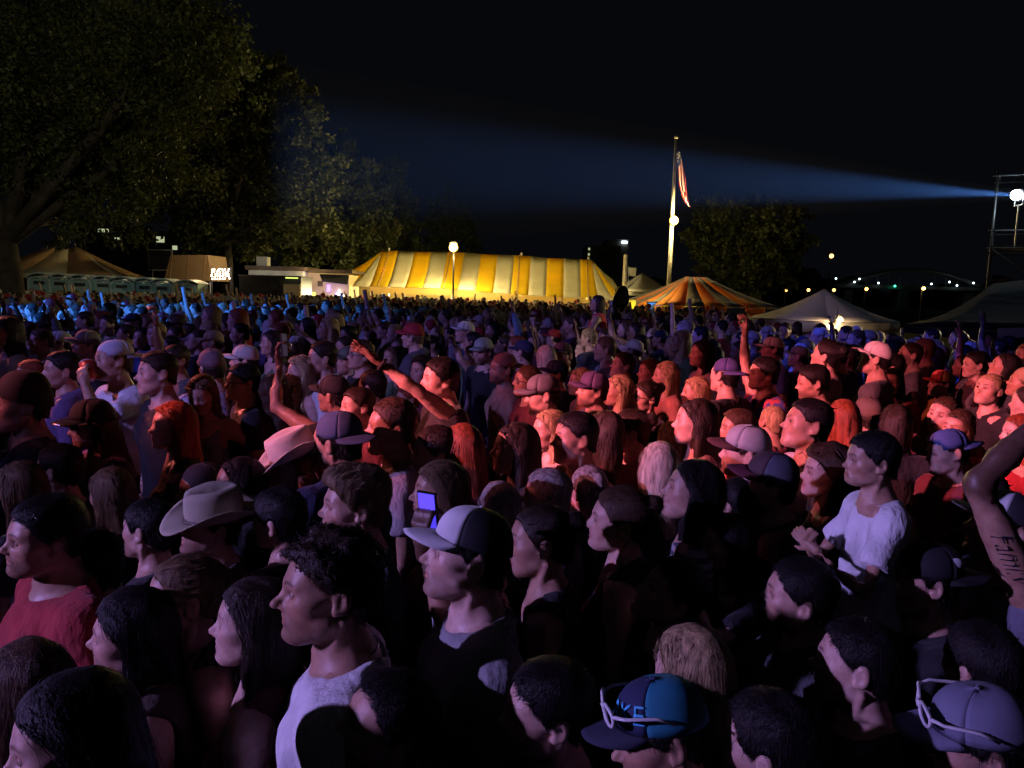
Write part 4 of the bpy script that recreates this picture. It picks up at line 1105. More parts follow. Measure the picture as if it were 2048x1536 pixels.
# ---------------------------------------------------------------- far buildings, bridge
p0, p1 = wp(1176, 490, 160), wp(1258, 490, 160)
t = root('office_block', 'distant dim flat-roofed building with a lit white sign right of the marquee', 'building', ((p0[0]+p1[0])/2, 160, 0)); W_ = p1[0]-p0[0]; h = p0[2]
add('wall', box_geo((-W_*.1, 6, h/2), (W_*.8, 12, h)), 'concrete_far', t); add('tower', box_geo((W_*.25, 6.5, (h+1.4)/2), (W_*.5, 11, h + 1.4)), 'concrete_far', t)
fr_ = box_geo((W_*.40, -.2 + 1, h + .8), (1.1, .3, .5)); add('lit_sign', fr_, 'bulb_cool', t)
for k in range(5): add('window', box_geo((-W_/2 + .25, -.08, h - .8 - k*1.1), (.35, .1, .45)), 'window_lit', t)
for k in range(10): add('window', box_geo((-W_*.38 + (k % 5)*1.3, -.06, h - 2 - (k//5)*2.2), (.8, .1, 1.1)), 'truck_dark', t)
D = 210
t = root('arch_bridge', 'distant arch bridge with cool white lamps along its deck', 'bridge', tuple(wp(1820, 575, D)*np.array([1, 1, 0]))); bo = np.array(t.location)
d0, d1 = wp(1665, 573, D) - bo, wp(1975, 578, D) - bo
add('deck', box_geo((d0 + d1)/2, (d1[0]-d0[0], 6, .9)), 'concrete_far', t)
arch = [wp(x, 575 - 36*(1 - ((x - 1815)/135)**2), D) - bo for x in np.linspace(1680, 1950, 25)]
for yy in (-2.5, 2.5):
    add('arch', tube_geo([q + np.array([0, yy, 0]) for q in arch], .45, 6), 'concrete_far', t)
    for q in arch[2:-2:2]: add('hanger', tube_geo([q + np.array([0, yy, 0]), (q[0], q[1] + yy, d0[2])], .08, 5), 'concrete_far', t)
for px in (1690, 1800, 1930): q = wp(px, 580, D) - bo; add('pier', box_geo((q[0], 0, d0[2]/2 - .5), (2.2, 5, d0[2] - .2)), 'concrete_far', t)
for k, (px, py) in enumerate(((1672, 557), (1709, 564), (1719, 558), (1757, 566), (1790, 572), (1863, 568), (1899, 564), (1914, 571), (1947, 566))):
    q = wp(px, py, D - 4) - bo
    add('lamp_post', tube_geo([(q[0], q[1], d0[2] + .4), (q[0], q[1], q[2])], .07, 5), 'dark_steel', t)
    add('lamp', ball(q, .26, 7, 5), 'bulb_cool' if k != 4 else 'bulb_green', t)
# scattered far windows / lamps behind the trees, each a small lit building front
for k, (px, py, w_, h_, mt, lb) in enumerate(((321, 479, 1.2, .9, 'window_lit', 'far house with one lit yellow-green window seen through the left trees'), (207, 461, 1.6, .5, 'window_lit', 'far house with a dim lit window behind the big left tree'),
                               (432, 440, 2.2, .35, 'window_lit', 'far house with thin lit window strips between the trees'))):
    p = wp(px, py, 120); t = root('far_house', lb, 'house', (p[0], 120, 0))
    add('wall', box_geo((0, 3, (p[2] + 1)/2), (9, 6, p[2] + 1)), 'truck_dark', t); add('roof', box_geo((0, 3, p[2] + 1.1), (9.6, 6.6, .25)), 'roof_brown', t)
    add('window', box_geo((0, -.05, p[2]), (w_, .12, h_)), mt, t); add('window', box_geo((2.2, -.05, p[2] - 1.2), (w_*.6, .12, h_*.7)), mt, t)
p = wp(579, 450, 100); t = root('street_lamp', 'small orange street lamp shining through the trees left of the marquee', 'lamp', (p[0], 100, 0))
add('pole', tube_geo([(0, .3, 0), (0, .3, p[2] + .1), (0, 0, p[2] + .2)], .08, 6), 'dark_steel', t); add('bulb', ball((0, 0, p[2]), .17, 8, 6), 'bulb_warm', t)

# ---------------------------------------------------------------- scaffold tower, its follow-spot and dark tarp roof
D = 24
sx = wp(1975, 560, D)[0]; zt = wp(1998, 342, D)[2]
t = root('scaffold_tower', 'scaffold tower of steel tubes at the right edge carrying a spotlight', 'scaffold', (sx, D, 0), rotz=-.57)
for x in (0, 1.6):
    for y in (0, 1.6): add('standard', tube_geo([(x, y, 0), (x, y, zt)], .030, 8), 'dark_steel', t, True)
zpx = lambda py: wp(2000, py, D)[2]
for z in (zpx(352), zpx(462), zpx(497), zpx(506), zpx(560)):
    for y in (0, 1.6): add('ledger', tube_geo([(-.12, y - .05, z), (1.8, y - .05, z)], .022, 6), 'dark_steel', t)
    for x in (0, 1.6): add('transom', tube_geo([(x + .04, -.1, z + .04), (x + .04, 1.7, z + .04)], .022, 6), 'dark_steel', t)
add('brace', tube_geo([(.05, -.08, zpx(500)), (1.6, -.08, zpx(575))], .022, 6), 'dark_steel', t); add('brace', tube_geo([(1.6, 1.68, zpx(500)), (0, 1.68, zpx(575))], .022, 6), 'dark_steel', t)
add('platform', box_geo((.8, .8, zpx(497) + .05), (1.7, 1.7, .04)), 'dark_steel', t)
sp = wp(2033, 390, D - .3)
ls = root('follow_spot', 'glaring blue-white spotlight mounted on the scaffold tower throwing a beam left', 'spotlight', (sp[0], sp[1], 0)); lz_ = sp[2]
tgt = wp(560, 318, 13); bd = tgt - sp; bl = np.linalg.norm(bd); bd = bd/bl
add('housing', tube_geo([np.array([0, 0, lz_]) - bd*.10, np.array([0, 0, lz_]) - bd*.14, np.array([0, 0, lz_]) - bd*.55], [.17, .20, .15], 14), 'dark_steel', ls, True)
add('lens', ball((0, 0, lz_), .155, 14, 9), 'bulb_spot', ls, True)
add('yoke', tube_geo([(.1, -.2, lz_), (.1, -.2, lz_ - .3), (.1, .2, lz_ - .3), (.1, .2, lz_)], .02, 6), 'steel', ls); add('clamp_tube', tube_geo([(.1, 0, lz_ - .3), (.1, 0, zpx(497))], .025, 6), 'steel', ls)
# the lit haze in the beam: a cone of thin fog lit by the spot itself
so = spot('follow_spot_light', tuple(sp + bd*.18), tuple(tgt), (.13, .36, 1.0), 46000, 6.6, .8, .05)
ang = math.radians(3.6); n = 24
up_ = np.array([0, 0, 1.0]); sa = np.cross(bd, up_); sa /= np.linalg.norm(sa); sb = np.cross(sa, bd)
rings = [(.22, .16), (3, .16 + 3*math.tan(ang)), (bl, .16 + bl*math.tan(ang))]
v = np.concatenate([[sp + bd*d_ + r_*(math.cos(a)*sa + math.sin(a)*sb) for a in np.arange(n)*2*math.pi/n] for d_, r_ in rings] + [[sp + bd*.22], [sp + bd*bl]])
f = [(i*n+k, i*n+(k+1) % n, (i+1)*n+(k+1) % n, (i+1)*n+k) for i in range(2) for k in range(n)] + [(3*n, (k+1) % n, k, k) for k in range(n)] + [(3*n+1, 2*n+k, 2*n+(k+1) % n, 2*n+(k+1) % n) for k in range(n)]
mb = bpy.data.materials.new('beam_haze'); mb.use_nodes = True; MATS['beam_haze'] = mb; nt = mb.node_tree; nt.nodes.remove(nt.nodes['Principled BSDF'])
vol = nt.nodes.new('ShaderNodeVolumePrincipled'); vol.inputs['Color'].default_value = (.8, .88, 1, 1); vol.inputs['Density'].default_value = .012; vol.inputs['Anisotropy'].default_value = 0
nt.links.new(vol.outputs[0], nt.nodes['Material Output'].inputs['Volume'])
add('haze', (v, np.array(f)[:, ::-1]), 'beam_haze', kind='stuff', label='thin blue smoke haze lit along the spotlight beam', cat='haze')
# dark mixing tent at right
D = 15
t = root('mixing_tent', 'large dark navy tarp roofed tent at the right edge below the scaffold', 'tent', (wp(2010, 640, D)[0], D, 0)); to = np.array(t.location)
A, B = wp(1808, 652, D) - to, wp(2130, 668, D - 1.2) - to; Cc, Dd = wp(2160, 548, D + 3) - to, wp(1985, 570, D + 3) - to
add('roof', panel([Dd, Cc, B, A], .03, 6, 5, .18), 'tarp_navy', t, True)
add('flap', panel([A + np.array([0, -.02, -.01]), B + np.array([0, -.02, -.01]), B*np.array([1, 1, 0]) + np.array([0, -.02, B[2] - .30]), A*np.array([1, 1, 0]) + np.array([0, -.02, A[2] - .12])], .02, 4, 1), 'tarp_navy', t)
add('edge_strip', panel([wp(1995, 658, D - .9) - to, wp(2120, 655, D - 1.1) - to, wp(2120, 676, D - 1.3) - to, wp(1995, 676, D - 1.0) - to], .02), 'canopy_white', t)
for q in (A, B, Dd): add('leg', tube_geo([(q[0], q[1] + .05, 0), (q[0], q[1] + .05, q[2] - .05)], .035, 6), 'steel', t)

# ---------------------------------------------------------------- trees
m, nt, b = new_mat('leaves')
n = noise(nt, .9, 4); oi = nt.nodes.new('ShaderNodeNewGeometry')
nt.links.new(mul(nt, ramp(nt, n.outputs[0], [(.3, (.045, .060, .018)), (.7, (.11, .12, .035))]), ramp(nt, oi.outputs['Random Per Island'], [(0, (.5, .55, .5)), (1, (1, 1, 1))])), b.inputs['Base Color'])
b.inputs['Roughness'].default_value = .6; tr = nt.nodes.new('ShaderNodeBsdfTranslucent'); tr.inputs[0].default_value = (.08, .10, .02, 1)
mx = nt.nodes.new('ShaderNodeMixShader'); mx.inputs[0].default_value = .3; nt.links.new(b.outputs[0], mx.inputs[1]); nt.links.new(tr.outputs[0], mx.inputs[2]); nt.links.new(mx.outputs[0], nt.nodes['Material Output'].inputs['Surface'])
def tree(name, label, base, trunk_h, trunk_r, clumps, nleaf, leaf, seed, lean=0.0, cat='tree'):
    """clumps: list of (centre xyz relative to the base, radius xyz); leaves fill the outer part of each"""
    r = np.random.RandomState(seed)
    t = root(name, label, cat, base, group='trees at the edge of the field')
    limbs = [tube_geo([(0, 0, -.1), (lean*.3, 0, trunk_h*.3), (lean*.7, .1, trunk_h*.65), (lean, 0, trunk_h)], [trunk_r*1.3, trunk_r, trunk_r*.9, trunk_r*.8], 10)]
    top = np.array([lean, 0, trunk_h])
    for c, rad in clumps:
        c = np.array(c, float); mid = top*.5 + c*.5 + r.normal(size=3)*.3; mid[2] = min(mid[2], c[2])
        limbs.append(tube_geo([top*.98, mid, c + np.array([0, 0, -rad[2]*.2]), c + np.array([0, 0, rad[2]*.5])], [trunk_r*.6, trunk_r*.35, trunk_r*.2, trunk_r*.06], 6))
    add('trunk', join_geo(limbs), 'bark', t, True)
    vol = np.array([np.prod(q[1])**.67 for q in clumps]); cnt = (vol/vol.sum()*nleaf).astype(int)
    P = []
    for (c, rad), k in zip(clumps, cnt):
        d = r.normal(size=(k, 3)); d /= np.linalg.norm(d, axis=1, keepdims=True)
        # twig clusters: leaves gather round points on the clump
        nt_ = max(12, k//45); tw = r.normal(size=(nt_, 3)); tw /= np.linalg.norm(tw, axis=1, keepdims=True); tw *= (r.rand(nt_, 1)**.35)*(.72 + .42*r.rand(nt_, 1))
        pos = tw[r.randint(0, nt_, k)] + r.normal(size=(k, 3))*.09
        P.append(np.array(c) + pos*np.array(rad))
    P = np.concatenate(P).astype(F4); N = len(P)
    a = r.normal(size=(N, 3)); a /= np.linalg.norm(a, axis=1, keepdims=True); b2 = np.cross(a, r.normal(size=(N, 3))); b2 /= np.linalg.norm(b2, axis=1, keepdims=True)
    s = leaf*(.6 + .8*r.rand(N, 1))
    v = np.stack([P - a*s, P + b2*s*.55, P + a*s, P - b2*s*.55], 1).reshape(-1, 3)
    obj('crown', mesh_from('crown', v, np.arange(N*4).reshape(N, 4), MATS['leaves'], smooth=False), t)
    return t
def crown_px(shape, D, base, rr, seed, dz=.35):
    """clumps from photo outline samples: (px, py, radius px)"""
    r = np.random.RandomState(seed); out = []
    for px, py, rp in shape:
        rm = rp/F_PX*D; p = wp(px, py, D + r.uniform(-1, 1)*rr) - np.array(base)
        out.append((p, (rm, rm*1.05, rm*.92)))
    return out
def base_at(px, D): q = wp(px, 600, D); return (q[0], D, 0)
bs = base_at(30, 24)
cl = crown_px([(60, 60, 150), (200, 20, 150), (330, 60, 140), (-60, 180, 170), (110, 200, 150), (260, 190, 140), (380, 170, 120), (20, 330, 130), (160, 340, 130), (290, 320, 120), (430, 90, 70), (110, 430, 70), (220, 430, 80)], 26, bs, 2.0, 1)
tree('broad_tree', 'huge dark broadleaf tree filling the upper left corner, forked trunk at left edge', bs, 3.4, .38, cl, 60000, .075, 1, -.2)
bs = base_at(455, 46)
cl = crown_px([(440, 150, 80), (500, 170, 70), (560, 160, 55), (600, 210, 50), (470, 260, 100), (560, 280, 90), (400, 330, 100), (500, 370, 100), (600, 340, 80), (610, 420, 80), (520, 450, 80), (420, 440, 80), (450, 100, 45), (350, 420, 70), (620, 270, 45)], 46, bs, 2.5, 2)
tree('tall_tree', 'tall dark tree with yellow-tinged top left of the gap in the sky', bs, 5, .35, cl, 40000, .13, 2)
bs = base_at(700, 56)
cl = crown_px([(680, 300, 45), (650, 360, 60), (710, 350, 50), (690, 420, 75), (740, 400, 55), (640, 450, 70), (700, 490, 60), (755, 460, 50), (600, 490, 60)], 56, bs, 2.5, 3)
tree('round_tree', 'rounded dim green tree sloping down left of the marquee ridge', bs, 3.5, .3, cl, 26000, .16, 3)
bs = base_at(790, 66)
cl = crown_px([(785, 345, 35), (770, 390, 45), (805, 400, 40), (780, 450, 50), (815, 455, 30), (795, 495, 45)], 66, bs, 2, 4)
tree('small_tree', 'smaller dim tree just above the left end of the marquee', bs, 3, .28, cl, 14000, .17, 4)
bs = base_at(900, 78)
cl = crown_px([(893, 375, 16), (890, 405, 28), (905, 435, 38), (880, 445, 35), (915, 470, 40), (890, 490, 42), (945, 490, 26)], 78, bs, 1.5, 5)
tree('conifer_tree', 'pointed dark tree rising behind the bright pole lamp on the marquee', bs, 3, .3, cl, 11000, .17, 5)
bs = base_at(1490, 58)
cl = crown_px([(1420, 430, 42), (1470, 440, 45), (1510, 415, 35), (1545, 440, 45), (1590, 440, 35), (1410, 480, 45), (1460, 500, 55), (1530, 500, 60), (1590, 490, 40), (1430, 540, 45), (1500, 560, 50), (1560, 550, 40)], 58, bs, 2.0, 6)
tree('willow_tree', 'broad dim green tree right of the flagpole behind the striped tent', bs, 3, .35, cl, 26000, .15, 6)
# dark tree line on the far side of the river
m, nt, b = new_mat('far_wood'); b.inputs['Base Color'].default_value = (.02, .025, .012, 1); b.inputs['Roughness'].default_value = .95
r = np.random.RandomState(8); xs = np.linspace(-330, 330, 260)
hh = 9 + 3*np.sin(xs*.07) + 2*np.sin(xs*.23 + 1) + r.rand(260)*2.2
G = np.array([[(x, 300 + 6*math.sin(x*.1) + (k == 2)*8, [0, h_*.6, h_][k]) for k in range(3)] for x, h_ in zip(xs, hh)], F4)
obj('tree_line', mesh_from('tree_line', *clean(*solidify(*grid_geo(G), 6)), MATS['far_wood']), kind='stuff', label='dark wooded skyline far beyond the river', cat='wood')
# ---------------------------------------------------------------- the crowd
BK=(.012,.010,.010); DB=(.030,.019,.013); BR=(.075,.042,.024); LB=(.17,.11,.06); BL=(.42,.31,.17); PB=(.62,.54,.42); RD=(.26,.06,.025); GR=(.32,.31,.31)
WH=(.70,.70,.72); GY=(.26,.26,.28); DG=(.07,.07,.08); BC=(.013,.013,.017); NV=(.025,.035,.10); RC=(.36,.02,.03); MR=(.12,.02,.03); BLU=(.05,.10,.32); TAN=(.40,.30,.18); ORN=(.5,.2,.08); PUR=(.10,.06,.16); GRN=(.10,.16,.08)
SK=[(.55,.34,.26),(.60,.38,.30),(.46,.27,.19),(.64,.43,.35)]
MALE=[dict(fw=1,nz=1),dict(fw=1.03,nz=1.15,jl=1.03,sw=1.04),dict(fw=.97,nz=1.12,jl=1.06),dict(fw=1.05,fat=.8,nz=.98,sw=1.06),dict(fw=1.0,nz=1.28,jl=1.0),dict(fw=.98,nz=.9,jl=.98)]
FEMALE=[dict(fem=1,fw=.95,nz=.9,jl=.96,sw=.90),dict(fem=1,fw=.97,nz=1.08,sw=.92),dict(fem=1,fw=.93,nz=.85,jl=.93,sw=.88),dict(fem=1,fw=1.0,fat=.5,sw=.94)]
SH=(.185,.02,1.425)
POSES={
 'up':dict(arms=dict(L=(SH,(.25,-.06,1.69),(.20,-.12,1.93))),hand=dict(L='open')),
 'fist':dict(arms=dict(R=(SH,(.27,-.05,1.68),(.22,-.08,1.93))),hand=dict(R='fist')),
 'reach':dict(arms=dict(L=(SH,(.24,-.22,1.60),(.17,-.42,1.76))),hand=dict(L='open')),
 'both':dict(arms=dict(L=(SH,(.30,-.08,1.66),(.20,-.14,1.90)),R=(SH,(.30,-.08,1.66),(.20,-.14,1.90))),hand=dict(L='open',R='relax')),
 'claphigh':dict(arms=dict(L=(SH,(.27,-.16,1.62),(.045,-.24,1.80)),R=(SH,(.27,-.16,1.62),(.045,-.24,1.80))),hand=dict(L='relax',R='relax'),palm=dict(L=(-1,0,0),R=(1,0,0))),
 'hip':dict(arms=dict(L=((.175,.02,1.38),(.43,.10,1.17),(.21,.00,1.00))),hand=dict(L='fist')),
 'can':dict(arms=dict(R=((.18,.02,1.39),(.235,-.10,1.13),(.13,-.33,1.28)),L=((.18,.02,1.39),(.235,-.06,1.12),(.16,-.28,1.22))),hand=dict(R='grip',L='grip'),palm=dict(R=(1,-.2,0),L=(-1,-.2,0))),
 'drink':dict(arms=dict(L=((.185,.02,1.40),(.25,-.22,1.33),(.07,-.21,1.53))),hand=dict(L='grip'),palm=dict(L=(-.6,.6,.2)),hdir=dict(L=(-.5,.1,.6))),
 'phone':dict(arms=dict(R=((.18,.02,1.39),(.26,-.16,1.22),(.16,-.36,1.42))),hand=dict(R='grip'),palm=dict(R=(.7,.4,.1)),hdir=dict(R=(.1,-.2,1))),
 'phonehigh':dict(arms=dict(L=(SH,(.26,-.26,1.56),(.17,-.33,1.83))),hand=dict(L='grip'),palm=dict(L=(-.4,.8,.1)),hdir=dict(L=(0,-.1,1))),
 'bend':dict(arms=dict(L=((.19,.01,1.43),(.20,-.20,1.83),(.15,.05,2.09))),hand=dict(L='relax'),ath=1.04),
 'clap':dict(arms=dict(R=((.16,.02,1.38),(.225,-.12,1.14),(.045,-.25,1.29)),L=((.16,.02,1.38),(.225,-.12,1.14),(.055,-.26,1.28))),hand=dict(R='fist',L='relax'),palm=dict(R=(1,0,.2),L=(-1,0,.2)),hdir=dict(R=(.8,-.4,.5),L=(-.75,-.45,.5))),
 'sideup':dict(arms=dict(L=((.17,.02,1.40),(.33,-.02,1.22),(.45,-.06,1.02))),hand=dict(L='open')),
}
C = lambda front, back=None, brim=None, turn=0: dict(kind='cap', front=front, back=back or front, brim=brim or front, turn=turn)
PEOPLE = []
def P(x, y, h, a, sex, v, style, hc, hat, sk_, sc_, label, **e):
    PEOPLE.append(dict(x=x, y=y, h=h, a=a, sex=sex, v=v, style=style, hc=hc, hat=hat, shirt=sk_, sc=sc_, label=label, **e))
# --- front rows (photo pixels of the head centre, head height in pixels, facing: 0 = camera, 90 = photo left)
P(662,1178,222,93,'m',4,'shortcurl',DB,None,'tee',WH,'person in white T-shirt and thin silver chain, in profile in the front row',pitch=3,chain=1,beard=.25)
P(938,1112,190,95,'m',1,'fade',BK,C(WH,BC,WH),'tee',GY,'person in grey T-shirt and white-fronted black-backed cap, in profile',pitch=10,beard=.3)
P(150,1478,262,100,'f',1,'long',BK,None,'tee',BC,'person in black with large bowed head at the bottom left corner',pitch=-4)
P(60,1385,150,140,'f',0,'bob',BR,None,'tee',PUR,'person in dim purple top at the left edge above the bottom left head')
P(95,1072,165,88,'m',3,'short',BK,None,'tee',RC,'person in red shirt with sunglasses pushed up on the head, at left edge',shades=1,fat=1)
P(372,1192,168,98,'f',0,'pony',LB,None,'tank',DG,'person in dark top with tied back hair, behind the bare-shouldered one',pitch=2)
P(268,1266,160,108,'m',3,'bob',BK,None,'tank',(.05,.03,.02),'person in brown sleeveless top turned away, in front of the tied-hair person')
P(512,1245,180,112,'f',1,'longstraight',DB,None,'tank',MR,'person in dark red sleeveless top holding a shiny keyring, left of the white T-shirt',hl=.42,pose='phone',keyring=1)
P(712,1012,150,94,'m',5,'quiff',LB,None,'tee',BC,'person in black T-shirt wearing a small ear stud, behind the white T-shirt',pitch=4,stud=1)
P(775,1450,200,84,'m',3,'short',BK,None,'tee',DG,'bearded-chin person in dark shirt looking up, at the bottom centre left',pitch=22,beard=.8)
P(1098,1420,180,88,'m',0,'short',BK,None,'tee',BC,'person in black top in profile at the bottom centre',pitch=2,beard=.4)
P(1325,1468,215,75,'m',1,'short',BK,C(NV,(.02,.22,.34),(.03,.035,.07)),'tee',(.02,.06,.12),'person in navy and teal cap with AKE lettering and white sunglasses on it',pitch=-14,shades=2,text='AKE')
P(1082,1085,150,98,'f',1,'bun',DB,None,'tank',BC,'person in black tank top and fine necklace right of the white-fronted cap',chain=1,pitch=2)
P(1240,1042,138,95,'f',3,'bun',BR,None,'tank',BC,'person with black tank straps over bare shoulders right of the necklace wearer',pitch=5)
P(1345,1190,150,82,'m',0,'short',BK,None,'tee',BC,'person in black looking steeply upward near the bottom right centre',pitch=26,beard=.2)
P(1455,1088,122,66,'f',0,'long',BK,None,'tee',BC,'person in black raising one hand to the mouth',pitch=4,pose='drink')
P(1600,1192,155,92,'m',3,'short',BK,None,'long',DG,'bearded person in dark jacket holding a tilted glowing phone',pitch=6,beard=.8,pose='phone',phone='fire')
P(1385,1345,150,125,'f',2,'long',BL,None,'tee',(.03,.03,.06),'person in navy top turned away, behind the navy and teal cap')
P(1850,1160,148,80,'m',2,'short',BK,C(BC,BC,BC,1),'tee',BC,'person in black shirt and backward black cap with a pale badge',pitch=3,badge=1,beard=.3)
P(1965,1335,150,130,'m',0,'short',BK,None,'tee',NV,'person in navy shirt turned away at the right edge, bare-headed')
P(1960,1478,190,85,'m',3,'short',BK,C((.22,.24,.34),(.22,.24,.34)),'tee',(.16,.16,.24),'person in pale blue cap with sunglasses on it at the bottom right corner',pitch=-12,shades=3)
P(1745,922,118,78,'m',5,'short',BK,None,'tee',WH,'child in white T-shirt raised above the crowd with hands clasped and dark wristband',pitch=2,pose='clap',child=1,wrist=1)
P(2008,1058,148,78,'m',1,'short',BK,C(WH,BC,WH),'tee',(.16,.16,.22),'person at right edge raising a bent arm with script tattoo, white cap',pitch=14,pose='bend',tattoo='Family')
P(1715,1330,150,100,'m',1,'short',BK,None,'tee',BC,'person in black in the dark lower right, behind the tilted phone',pitch=4)
P(1540,1490,190,115,'m',0,'short',BK,None,'tee',(.02,.025,.05),'person in near-black navy shirt at the bottom right, behind the cap with AKE')
# --- second band
P(590,928,108,84,'f',1,'curly',RD,dict(kind='cowboy',col=(.62,.58,.52),tilt=14),'tee',NV,'person in white cowboy hat left of the navy backward cap',pitch=-4)
P(676,882,118,128,'m',0,'short',BK,C((.05,.06,.10),(.06,.09,.17),(.05,.06,.10),1),'long',NV,'person in navy jacket and navy mesh cap turned away left')
P(785,855,114,92,'m',2,'fade',BR,None,'tee',(.42,.38,.42),'person in pale grey T-shirt with a clean profile lit pink',pitch=6)
P(872,905,108,92,'m',0,'short',DB,None,'tee',BC,'person in black shirt in profile right of the pale grey T-shirt',pitch=2)
P(928,900,108,150,'f',0,'longstraight',RD,None,'tee',MR,'person in dark red top turned away with long loose hair')
P(882,985,126,94,'f',1,'long',LB,None,'tank',ORN,'person in orange strap top in profile above the lit purple phone',pitch=4)
P(1032,898,106,92,'f',1,'longstraight',DB,None,'tee',BC,'person in black top with straight hair in profile, mid centre',pitch=3)
P(1100,862,84,80,'f',0,'long',BL,None,'tee',(.3,.1,.1),'person in rose top behind the smiling crew-cut person')
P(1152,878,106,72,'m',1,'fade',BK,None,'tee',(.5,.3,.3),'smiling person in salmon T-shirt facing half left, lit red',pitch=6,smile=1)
P(1095,992,110,100,'m',3,'short',GR,None,'tee',DG,'person in dark grey shirt in front of the white-fronted cap wearer')
P(1180,982,104,155,'f',0,'bun',GR,None,'tee',DG,'person in dark grey with a glinting hair clip, turned away',stud=1)
P(1000,1018,92,150,'f',2,'bob',GR,None,'tee',DG,'person turned away, hidden behind the white-fronted cap')
P(1212,868,94,150,'f',1,'longstraight',DB,None,'tee',MR,'person in dark red top turned away beside the salmon T-shirt')
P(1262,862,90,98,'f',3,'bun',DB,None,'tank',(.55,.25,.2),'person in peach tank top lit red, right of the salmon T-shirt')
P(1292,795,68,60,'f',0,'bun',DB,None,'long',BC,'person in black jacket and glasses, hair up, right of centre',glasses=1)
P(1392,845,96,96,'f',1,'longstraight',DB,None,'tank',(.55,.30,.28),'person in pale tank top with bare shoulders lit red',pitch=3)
P(1345,885,84,140,'f',2,'long',BL,None,'tank',(.4,.2,.15),'person in tan top turned away left of the pale tank top')
P(1320,938,110,165,'f',2,'longstraight',PB,None,'tee',DG,'person with back turned in grey top below the glasses wearer')
P(1388,985,130,95,'f',1,'longstraight',BK,None,'stripe',(.3,.3,.34),'person in grey striped top in profile, chin lifted',pitch=12,hl=.22)
P(1475,858,80,70,'f',3,'bob',BR,None,'tee',(.35,.1,.08),'laughing person in rust top right of the pale tank top',smile=1,open=.5)
P(1492,905,108,98,'m',0,'short',DB,C((.40,.42,.44),(.40,.42,.44),(.08,.03,.03)),'tee',ORN,'person in orange shirt and pale grey cap with dark brim',pitch=0,beard=.3)
P(1540,965,120,92,'m',3,'short',BK,C((.10,.05,.06),(.10,.10,.14),(.16,.03,.05)),'tee',DG,'person in charcoal shirt and maroon-brimmed cap with full beard',pitch=6,beard=.9)
P(1615,852,106,74,'m',1,'fade',BK,None,'tee',(.62,.55,.55),'person in white T-shirt with round chest logo gazing up',pitch=12,logo=1)
P(1545,845,70,150,'m',5,'buzz',BL,None,'tee',MR,'close-cropped person turned away left of the round-logo T-shirt')
P(1655,945,110,70,'f',3,'curly',BR,None,'tee',BC,'person in black top in shadow between the logo T-shirt and the child')
P(1688,840,84,160,'f',0,'longstraight',RD,None,'tee',MR,'person in dark red top turned away right of the logo T-shirt')
P(1737,835,78,150,'m',0,'short',DB,C((.14,.10,.08),(.14,.10,.08)),'tee',BR,'person in brown shirt and brown cap turned away behind the child')
P(1790,850,84,165,'f',1,'longstraight',DB,None,'tee',BC,'person in black top turned away, right of the brown cap')
P(1888,830,76,30,'m',3,'buzz',BR,None,'tee',MR,'smiling person in maroon shirt facing the camera at right',smile=1)
P(1916,856,74,35,'f',3,'long',BR,None,'tee',RC,'smiling person in red top facing the camera at right',smile=1)
P(1895,905,90,60,'m',5,'short',BK,C(BLU,BLU,BLU,1),'tee',MR,'person in backward blue cap leaning at the right',pitch=-6)
P(2040,868,80,60,'f',0,'long',RD,None,'tee',RC,'person in red top cut by the right edge, upper')
P(1970,990,90,120,'m',0,'short',BK,None,'tee',(.12,.03,.02),'person in rust shirt in shadow behind the raised tattooed arm')
P(1450,752,70,130,'m',1,'short',BK,C((.06,.06,.24),(.06,.06,.24),(.06,.06,.24),1),'tee',BC,'broad person in black shirt and blue cap turned away')
P(1528,748,68,80,'m',3,'short',BK,None,'pattern',(.4,.05,.06),'person in red and blue patterned shirt punching a fist in the air',pose='fist',tint2=(.05,.06,.25))
P(1627,765,72,88,'m',0,'short',BK,None,'tee',BC,'bearded person in black shirt looking down left, lit violet',pitch=-8,beard=.9)
P(1785,765,56,15,'f',0,'long',BK,None,'tee',(.5,.04,.04),'person in bright red top facing the camera, far right middle')
P(1882,768,54,60,'m',0,'short',BK,C((.4,.06,.05),(.3,.2,.05)),'tee',(.4,.3,.05),'person in yellow shirt and red cap at far right middle')
P(45,808,116,95,'m',2,'short',BK,dict(kind='beanie',col=BC),'long',NV,'person in black knit beanie and navy jacket at the left edge',pitch=4)
P(125,740,76,92,'m',0,'short',BK,None,'hoodie',PUR,'person in purple hoodie in profile near the left edge',pitch=3)
P(62,752,62,95,'f',0,'bob',RD,None,'tee',(.3,.12,.06),'person in rust jacket between the beanie and the purple hoodie')
P(185,848,98,88,'f',0,'long',DB,C(BC,BC,(.55,.58,.68)),'pattern',PUR,'person in black cap with sparkling silver brim, floral top',pitch=-10,tint2=(.20,.10,.24),sequin=1)
P(228,722,82,84,'m',1,'short',BR,C((.55,.55,.62),(.50,.50,.58),(.55,.55,.62),1),'tee',WH,'person in white T-shirt and backward pale cap drinking from a red cup',pose='drink',cup=1,pitch=4)
P(316,748,88,88,'m',1,'fade',DB,None,'tee',BC,'tall person in black T-shirt in half profile, left side',pitch=4)
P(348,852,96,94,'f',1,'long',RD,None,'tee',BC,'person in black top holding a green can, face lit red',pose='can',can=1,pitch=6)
P(405,788,78,25,'f',2,'long',LB,None,'tank',(.20,.22,.28),'person in grey sleeveless top facing the camera with hand on hip',pose='hip',pitch=-14)
P(486,765,76,78,'m',0,'short',BK,None,'tee',BC,'person in black T-shirt and glasses, left of centre',glasses=1)
P(548,790,72,170,'f',0,'curly',BR,None,'tee',DG,'person with back turned in dark grey left of the raised phone hand')
